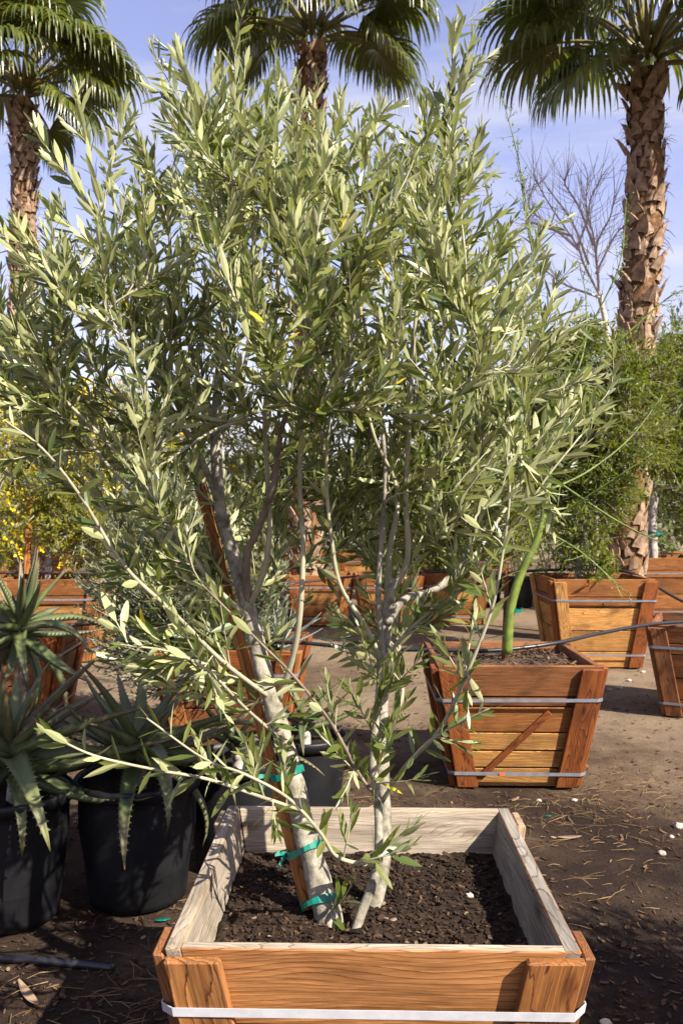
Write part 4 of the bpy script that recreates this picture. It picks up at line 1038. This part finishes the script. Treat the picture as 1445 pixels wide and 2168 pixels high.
# palo verde: smooth green stem, thin upright whips
pv = empty('green_stemmed_tree', (.80, 4.36, .55)); tag(pv, 'young tree with smooth green stem and thin whip branches in the redwood box', 'tree')
pb = pv.location.copy(); rp = random.Random(4)
def pvt(name, pl, r0, r1, n=6, sides=8):
    c = catmull([Vector(at(*p)) - pb for p in pl], n); m_ = MB(); tube(m_, c, lin(r0, r1, len(c)), sides, wob=.06); o = m_.build(name, M['pv'], pv, smooth=True); return c
stem = pvt('trunk', [(1073, 1384, 4.36), (1080, 1290, 4.36), (1104, 1210, 4.36), (1140, 1130, 4.36), (1160, 1020, 4.37), (1160, 900, 4.38), (1145, 760, 4.40)], .026, .010, 8, 12)
pvl = MB(); pvtw = MB()
whips = [[(1145, 770, 4.4), (1138, 640, 4.4), (1120, 480, 4.4), (1095, 330, 4.4), (1062, 205, 4.4)], [(1150, 830, 4.38), (1150, 700, 4.3), (1130, 560, 4.25), (1110, 440, 4.2), (1100, 370, 4.2)], [(1145, 760, 4.4), (1090, 650, 4.5), (1050, 500, 4.55), (1025, 380, 4.6), (1015, 330, 4.6)],
         [(1140, 1130, 4.36), (1200, 1080, 4.3), (1290, 1020, 4.2), (1380, 960, 4.15)], [(1155, 1040, 4.37), (1240, 1000, 4.5), (1330, 930, 4.6), (1400, 840, 4.7)], [(1150, 960, 4.38), (1190, 820, 4.3), (1250, 690, 4.25), (1310, 560, 4.2), (1325, 420, 4.2)],
         [(1160, 900, 4.38), (1230, 760, 4.5), (1240, 640, 4.6), (1225, 560, 4.65)], [(1145, 1120, 4.36), (1230, 1170, 4.25), (1330, 1260, 4.2)], [(1150, 1000, 4.38), (1300, 1100, 4.2), (1420, 1160, 4.1)], [(1140, 800, 4.4), (1000, 620, 4.6), (900, 420, 4.8), (870, 300, 4.9)], [(1145, 780, 4.4), (960, 600, 4.7), (850, 440, 4.9), (835, 330, 5.0)],
         [(1150, 850, 4.38), (1310, 720, 4.3), (1400, 640, 4.3), (1450, 610, 4.3)], [(1130, 1150, 4.36), (1090, 1000, 4.4), (1040, 850, 4.5), (1000, 700, 4.6)], [(1145, 760, 4.4), (760, 700, 4.9), (480, 560, 5.2), (300, 390, 5.4), (270, 320, 5.4)], [(1150, 850, 4.38), (900, 750, 4.8), (640, 560, 5.1), (440, 330, 5.3), (430, 260, 5.3)]]
whips = whips[:13]
for wv in whips:
    c = pvt('branch', wv, .0075, .0022, 7, 5)
    for i in range(3, len(c)):
        for s in range(2):
            t = (c[i] - c[i - 1]).normalized(); d = (t * .55 + rdir(rp) * .8).normalized(); L = rp.uniform(.05, .15) * (1.15 - .5 * i / len(c))
            p = c[i].lerp(c[i - 1], rp.random()); tube(pvtw, [p, p + d * L * .5, p + d * L + Vector((0, 0, .01))], [.0016, .0012, .0007], 3, cap=False)
            for k in range(4):
                leaf4(pvl, p + d * L * rp.uniform(.3, 1), rdir(rp), rdir(rp), rp.uniform(.010, .02), .006)
tag(pvtw.build('twigs', M['pv'], pv), kind='stuff'); tag(pvl.build('leaflets', M['pvleaf'], pv), kind='stuff')
board_stake('wooden_stake', Vector((.835, 4.40, .50)), Vector((.86, 4.43, 1.02)), .020, 'w_red', 'short thin stake beside the smooth green stem')
tie(at(1088, 1291, 4.37) + Vector((.006, .012, 0)), Vector((.15, 0, 1)), .034, .040, .020, 'green plastic tie on the smooth green stem')

# bare tree between olive and the palm
bt = empty('bare_tree', (2.75, 9.3, 0)); tag(bt, 'leafless tree with thin pale reddish twigs against the sky', 'tree')
bb = bt.location.copy(); rb = random.Random(6)
def btube(name, pts, r0, r1, parent=bt):
    c = catmull([Vector(p) for p in pts], 6); m_ = MB(); tube(m_, c, lin(r0, r1, len(c)), 6); m_.build(name, M['bare'], parent, smooth=True); return c
A = lambda x, y, Y=9.3: at(x, y, Y) - bb
t0 = btube('trunk', [Vector((0, 0, -.03)), Vector((.02, 0, 1.0)), A(1285, 760), A(1268, 620)], .045, .025)
bl = [[(1268, 625), (1235, 560), (1220, 520), (1160, 430), (1128, 370)], [(1268, 640), (1262, 560), (1255, 500), (1240, 440), (1243, 370)], [(1266, 600), (1262, 520), (1290, 460), (1300, 410)], [(1225, 530), (1180, 490), (1120, 440), (1130, 390)], [(1245, 560), (1210, 470), (1160, 400)],
      [(1255, 520), (1225, 440), (1195, 390), (1200, 370)], [(1222, 520), (1240, 470), (1250, 420), (1275, 370)], [(1260, 580), (1300, 500), (1330, 470)], [(1210, 500), (1150, 480), (1125, 470)], [(1268, 630), (1190, 600), (1140, 560)]]
bw = MB()
for k, pl in enumerate(bl):
    c = btube('branch', [A(x, y, 9.3 + (k % 3 - 1) * .15) for x, y in pl], .014, .005)
    for i in range(3, len(c)):
        for j in range(2):
            t = (c[i] - c[i - 1]).normalized(); d = (t + rdir(rb) * .75).normalized(); L = rb.uniform(.15, .45)
            tube(bw, [c[i], c[i] + d * L * .5 + rdir(rb) * .02, c[i] + (d + Vector((0, 0, .2))) * L], [.004, .003, .0015], 3, cap=False)
tag(bw.build('twigs', M['bare'], bt), kind='stuff')

# ---------------------------------------------------------------- rows of boxes farther back
def far_copy(src, x, y, rz, s, label, soil_label):
    b = copy_tree(src); b.location = (x, y, 0); b.rotation_euler = (0, 0, rz); b.scale = (s, s, s)
    tag(b, label, 'planter box', 'tapered wooden boxes along the lane')
    soil((x, y), rz, .345 * s, .52 * s, M['soil2'], soil_label, n=10, amp=.015)
    return b
fb = yard_box(-.26, 10.35, R(1), .39, .29, .60, 'orange box seen between the olive trunks, first of the second row', ['w_orange', 'w_orange', 'w_yellow', 'w_orange', 'w_orange'], ['w_red', 'w_orange'], 'soil in the orange box between the olive trunks')
for (x, y, s, w) in ((.55, 10.3, 1.0, 'seen past the slim olive trunk'), (1.38, 10.5, 1.02, 'just behind the smooth green stem'), (-1.15, 10.5, 1.0, 'behind the wooden stake and leaning trunk')):
    far_copy(fb, x, y, R(rnd.uniform(-3, 3)), s, 'orange box of the second row, ' + w, 'soil of the second row box ' + w)
third = 'small looking orange box standing in the farthest row of boxes'
for x in (-6.2, -5.1, -3.9, -2.6, -.7, .35, 1.5, 2.5, 6.2):
    far_copy(fb, x, 15.2 + rnd.uniform(-.4, .4), R(rnd.uniform(-5, 5)), 1.08, third, 'soil of a box in the farthest row')
# black pots with bamboo canes
prng = random.Random(3)
def cane_pot(x, y, label):
    rt_ = pot((x, y, 0), .22, .42, label, group='far black pots with canes')
    for k in range(5):
        a = prng.uniform(0, 6.28); p0 = Vector((x + .12 * math.cos(a), y + .12 * math.sin(a), .30)); p1 = p0 + Vector((prng.uniform(-.2, .2), prng.uniform(-.15, .15), prng.uniform(.5, 1.0)))
        m_ = MB(); tube(m_, [p0, p0.lerp(p1, .5), p1], .009, 6); o = m_.build('bamboo_cane', M['cane'], local=p0)
        tag(o, 'thin straw coloured cane stuck in a far black pot', 'cane', 'canes in the far pots')
for i, x in enumerate((2.55, 3.05, 3.5, 2.1)):
    cane_pot(x, 12.2 + .1 * (i % 2), 'black pot with bamboo canes in the row behind the honey coloured box')
for i, x in enumerate((-1.75, -1.25)):
    cane_pot(x, 9.3 + .2 * i, 'black pot with canes behind the smaller olive')
# pale covered heap far left
hp = MB(); n = 22
for j in range(n + 1):
    for i in range(n + 1):
        x = lerp(-1.3, 1.3, i / n); y = lerp(-.6, .6, j / n); k = max(0, 1 - (abs(x) / 1.3) ** 3) * max(0, 1 - (abs(y) / .6) ** 2)
        hp.v.append((x, y, -.03 + 1.0 * k ** .6 * (.85 + .25 * noise.noise(Vector((x * 2.5, y * 3, 1))))))
for j in range(n):
    for i in range(n): hp.f.append([j * (n + 1) + i, j * (n + 1) + i + 1, (j + 1) * (n + 1) + i + 1, (j + 1) * (n + 1) + i]); hp.m.append(0)
o = hp.build('covered_heap', M['tarp'], smooth=True); o.location = (-6.6, 16.9, 0); tag(o, 'low heap under a pale grey sheet beyond the yellow shrubs', 'heap')
o = bpy.data.objects.new('covered_heap', o.data); col.objects.link(o); o.location = (1.2, 17.2, 0); o.rotation_euler = (0, 0, .1); tag(o, 'low heap under a pale grey sheet seen through the olive stems', 'heap')

board_stake('wooden_stake', at(58, 1215, 7.75) , at(66, 1008, 7.75), .045, 'w_orange', 'upright wooden stake with green tape in front of the yellow shrub')
tie(at(65, 1042, 7.75), Vector((0, 0, 1)), .042, .042, .02, 'green plastic tie round the upright stake, lower one', tails=False)
tie(at(66, 1015, 7.75) + Vector((.04, 0, .02)), Vector((-.2, 0, 1)), .085, .05, .025, 'green plastic tie round the upright stake, at its top')
tie(at(1385, 1128, 10.9), Vector((0, 0, 1)), .085, .085, .03, 'green plastic tie on the whitish trunk of the box tree', tails=False)
# strip of wood slanting across the front of the redwood box, tucked under its strap
fy = lambda z: B2[1] - (.285 + .105 * z / .60)
sl = board_stake('wood_strip', Vector((.625, fy(.0) - .012, .008)), Vector((.985, fy(.38) - .010, .375)), .030, 'w_red', 'thin split wood strip leaning diagonally on the front of the redwood box', 'wood strip', t=.010, taper=1.0)
om = MB(); zz = .60 * .12; yy = fy(zz) - .037
om.add([(.752, yy, zz - .006), (.778, yy, zz - .006), (.778, yy, zz + .006), (.752, yy, zz + .006), (.752, yy + .003, zz - .006), (.778, yy + .003, zz - .006), (.778, yy + .003, zz + .006), (.752, yy + .003, zz + .006)], BOXF)
cc = Vector((.765, yy, zz)); o = om.build('strap_print', M['orange'], local=cc); o.parent = box2; o.matrix_parent_inverse = Matrix.LocRotScale(box2.location, box2.rotation_euler, None).inverted()

# ---------------------------------------------------------------- hoses
def hose(pts, r, mat, label, group='irrigation hoses'):
    c = catmull(pts, 8); m_ = MB(); tube(m_, c, r, 8); o = m_.build('irrigation_hose', M[mat], smooth=True, local=c[0].copy()); return tag(o, label, 'hose', group)
hose([Vector((-.22, 4.72, .60)), Vector((.15, 4.6, .585)), Vector((.50, 4.52, .592)), Vector((.80, 4.50, .592)), Vector((1.15, 4.60, .615)), Vector((1.5, 4.9, .63)), Vector((1.95, 5.3, .63)), Vector((2.4, 5.6, .615)), Vector((2.9, 5.9, .62))], .011, 'hose', 'black irrigation hose lying across the redwood box toward the shaded box')
hose([Vector((1.3, 7.9, .73)), Vector((1.75, 7.95, .785)), Vector((2.3, 7.93, .80)), Vector((2.65, 7.75, .775)), Vector((3.0, 7.5, .55)), Vector((3.4, 7.3, .40)), Vector((4.0, 7.2, .1))], .014, 'hose', 'black hose arching over the honey coloured box')
hose([Vector((-4.5, 7.9, .79)), Vector((-3.0, 7.85, .775)), Vector((-2.3, 7.8, .775)), Vector((-1.6, 8.1, .70)), Vector((-.6, 8.6, .62)), Vector((.4, 10.0, .61)), Vector((1.2, 10.3, .62)), Vector((1.9, 10.3, .64))], .014, 'hosered', 'dusty dark hose running over the row of orange boxes')
hose([Vector((-3.4, 5.45, .585)), Vector((-2.4, 5.5, .595)), Vector((-1.9, 5.5, .59)), Vector((-1.4, 5.6, .60)), Vector((-.9, 5.3, .585)), Vector((-.45, 4.9, .585)), Vector((-.22, 4.72, .60))], .012, 'hosered', 'dusty hose linking the reddish box and the smaller olive')
hose([Vector((-1.5, 2.50, gz(-1.5, 2.5) + .012)), Vector((-1.05, 2.50, gz(-1.05, 2.5) + .013)), Vector((-.80, 2.48, gz(-.8, 2.48) + .012)), Vector((-.66, 2.47, gz(-.66, 2.47) + .004))], .013, 'hose', 'black hose end lying on the mulch in front of the pots')

# ---------------------------------------------------------------- litter on the ground and in the boxes
def blocked(x, y):
    for (bx, by, hw_) in ((B1[0], B1[1], .30), (B2[0], B2[1], .30), (b8.location.x, b8.location.y, .30), (2.23, 7.62, .33)):
        if abs(x - bx) < hw_ and abs(y - by) < hw_: return True
    return any((x - p[0]) ** 2 + (y - p[1]) ** 2 < .165 ** 2 for p in (PA, PB, PC, PD, PE))
def flake(mb, p, az, L, Wd, tilt, curl, t=.0015):
    d = Vector((math.cos(az), math.sin(az), tilt)); s = Vector((-math.sin(az), math.cos(az), random_tilt(az))); n = d.cross(s).normalized()
    if n.z < 0: n = -n
    v = []
    for f, w in ((-.5, .6), (0, 1), (.5, .5)):
        c = p + d * (L * f) + n * (curl * L * (f * f) * 2)
        v += [c - s * Wd * w / 2, c + s * Wd * w / 2, c + s * Wd * w / 2 + n * t, c - s * Wd * w / 2 + n * t]
    fs = []
    for i in (0, 4):
        for k in range(4): fs.append((i + k, i + (k + 1) % 4, i + 4 + (k + 1) % 4, i + 4 + k))
    fs += [(3, 2, 1, 0), (8, 9, 10, 11)]; mb.add(v, fs)
def random_tilt(a): return .25 * math.sin(a * 37.7)
rl = random.Random(99)
chips = MB(); straw = MB(); k = 0
while k < 12000:
    y = 1.0 + 6.5 * rl.random() ** 1.5; x = rl.uniform(-.50, .50) * y * 1.05 + .0
    if blocked(x, y): continue
    dens = .35 + 1.3 * (noise.noise(Vector((x * 1.1, y * 1.1, 7))) + .35) + (.25 if y < 4 else -.25)
    if rl.random() > dens: continue
    L = .005 + .028 * rl.random() ** 2.2; flake(chips, Vector((x, y, gz(x, y) + .003)), rl.uniform(0, 6.28), L, L * rl.uniform(.2, .55), rl.gauss(0, .18), rl.uniform(-.1, .25)); k += 1
tag(chips.build('wood_chip_mulch', M['chips']), 'scattered brown wood chips and bark covering the ground', 'mulch', kind='stuff')
k = 0
spots = [(-.75, 2.35, .5, .35), (.05, 3.3, .35, .3), (1.15, 3.7, .45, .35), (.9, 3.3, .5, .4), (-.6, 1.9, .3, .3), (1.3, 4.1, .25, .3), (.2, 3.7, .3, .3), (-.45, 2.35, .12, .2)]
while k < 900:
    sx, sy, ax_, ay_ = rl.choice(spots); x = rl.gauss(sx, ax_); y = rl.gauss(sy, ay_)
    if blocked(x, y) or y < 1: continue
    az = rl.uniform(0, 6.28); L = rl.uniform(.03, .13); d = Vector((math.cos(az), math.sin(az), rl.gauss(0, .06)))
    s = Vector((-math.sin(az), math.cos(az), 0)); p = Vector((x, y, gz(x, y) + .006)); r_ = rl.uniform(.0005, .0015)
    tube(straw, [p - d * L / 2, p + s * L * rl.uniform(-.12, .12) + Vector((0, 0, .004)), p + d * L / 2], [r_, r_, r_ * .5], 3); k += 1
tag(straw.build('dry_straw', M['straw']), 'dry straw and stems strewn over the ground around the boxes', 'straw', kind='stuff')
# crumbs of soil and bark in the front box
cr_ = MB()
ca, sa = math.cos(B1R), math.sin(B1R)
for i in range(5200):
    u = rl.uniform(-.315, .315); v = rl.uniform(-.315, .315); L = rl.uniform(.003, .014) if rl.random() < .97 else rl.uniform(.015, .024)
    q = Vector((u * 14 + B1[0] * 7, v * 14 + B1[1] * 7, 0)); amp = .010
    z = SOILZ + amp * noise.noise(q) + amp * .6 * noise.noise(q * 2.7) + amp * .35 * noise.noise(q * 7)
    flake(cr_, Vector((B1[0] + u * ca - v * sa, B1[1] + u * sa + v * ca, z + .002)), rl.uniform(0, 6.28), L, L * rl.uniform(.3, .8), rl.gauss(0, .35), rl.uniform(-.1, .2), t=L * .18)
tag(cr_.build('bark_crumbs', M['crumbs']), 'small dark bark crumbs lying on the soil of the olive box', 'bark crumbs', kind='stuff')
for (bx, by, hz_, hw_) in ((B2[0], B2[1], .565, .33), (2.23, 7.62, .72, .36)):
    c2 = MB()
    for i in range(700):
        L = rl.uniform(.008, .05); flake(c2, Vector((bx + rl.uniform(-hw_, hw_), by + rl.uniform(-hw_, hw_), hz_ + rl.uniform(-.004, .008))), rl.uniform(0, 6.28), L, L * rl.uniform(.12, .4), rl.gauss(0, .2), .1)
    tag(c2.build('wood_litter', M['chips']), 'dry wood litter on the soil of the ' + ('redwood box' if by < 5 else 'honey coloured box'), 'litter', kind='stuff')
# stones
def stone(p, s, label, mat='stone', seed=0):
    bm = bmesh.new(); bmesh.ops.create_icosphere(bm, subdivisions=2, radius=1)
    for v in bm.verts: v.co *= 1 + .35 * noise.noise(v.co * 1.3 + Vector((seed * 3.1, 0, 0))); v.co = Vector((v.co.x * s, v.co.y * s * .8, v.co.z * s * .6))
    me = bpy.data.meshes.new('stone'); bm.to_mesh(me); bm.free(); me.materials.append(M[mat])
    o = bpy.data.objects.new('stone', me); col.objects.link(o); o.location = p; tag(o, label, 'stone', 'pale stones'); return o
p = at(994, 1895, 2.0); p.z = SOILZ + .009; stone(p, .009, 'small pale stone on the dark soil beside the olive trunks', seed=1)
for k, (px, py, s) in enumerate(((1400, 1800, .016), (1436, 1745, .024), (1310, 1455, .024), (1290, 1460, .016), (1275, 1452, .014), (1268, 1395, .02), (1280, 2160, .016), (1215, 1690, .014), (1330, 1440, .02), (1420, 1765, .012), (1140, 1690, .012), (1395, 1400, .022), (1360, 1420, .018))):
    Y = CAM_Z * F / (py - CY); x = (px - CX) / F * Y; stone(Vector((x, Y, gz(x, Y) + s * .35)), s, 'pale stone lying on the earth beside the lane', seed=k + 2)
# curled dry leaves and tape scraps
def dry(px, py, L, az, label, mat='dryleaf', cat='dry leaf', Wf=.28, name='dry_leaf', lift=.010):
    Y = CAM_Z * F / (py - CY); x = (px - CX) / F * Y; m_ = MB(); n = 6
    for i in range(n + 1):
        t = i / n - .5; w = L * Wf * (1 - (2 * t) ** 2 * .85); z = .35 * L * t * t
        for s, e in ((-.5, .25), (0, 0), (.5, .25)):
            m_.v.append((t * L, s * w, z + e * w)); 
    nn = len(m_.v); m_.v += [(a, b, c_ + .0015) for a, b, c_ in m_.v]
    for i in range(n):
        for j in range(2):
            a = i * 3 + j; m_.f.append([a, a + 3, a + 4, a + 1]); m_.f.append([nn + a, nn + a + 1, nn + a + 4, nn + a + 3])
        for j in (0, 2): a = i * 3 + j; m_.f.append([a, nn + a, nn + a + 3, a + 3] if j == 0 else [a, a + 3, nn + a + 3, nn + a])
    m_.m = [0] * len(m_.f); o = m_.build(name, M[mat], smooth=True); o.location = (x, Y, gz(x, Y) + lift * .4); o.rotation_euler = (0, 0, az); return tag(o, label, cat)
dry(1205, 1770, .10, .1, 'curled pale dry leaf lying on the mulch beside the front box')
dry(1090, 1690, .07, .9, 'small brown dry leaf at the foot of the redwood box')
dry(60, 2105, .16, -.9, 'long brown dry leaf on the mulch in front of the pots', Wf=.16)
dry(425, 1935, .12, .6, 'straw coloured dry leaf between pot and front box', 'straw', Wf=.16)
dry(345, 1945, .045, .3, 'crumpled scrap of green tape beside the black pot', 'tape', 'tape scrap', .45, 'tape_scrap')
dry(1160, 1722, .03, .2, 'tiny scrap of green tape on the mulch beside the front box', 'tape', 'tape scrap', .5, 'tape_scrap')
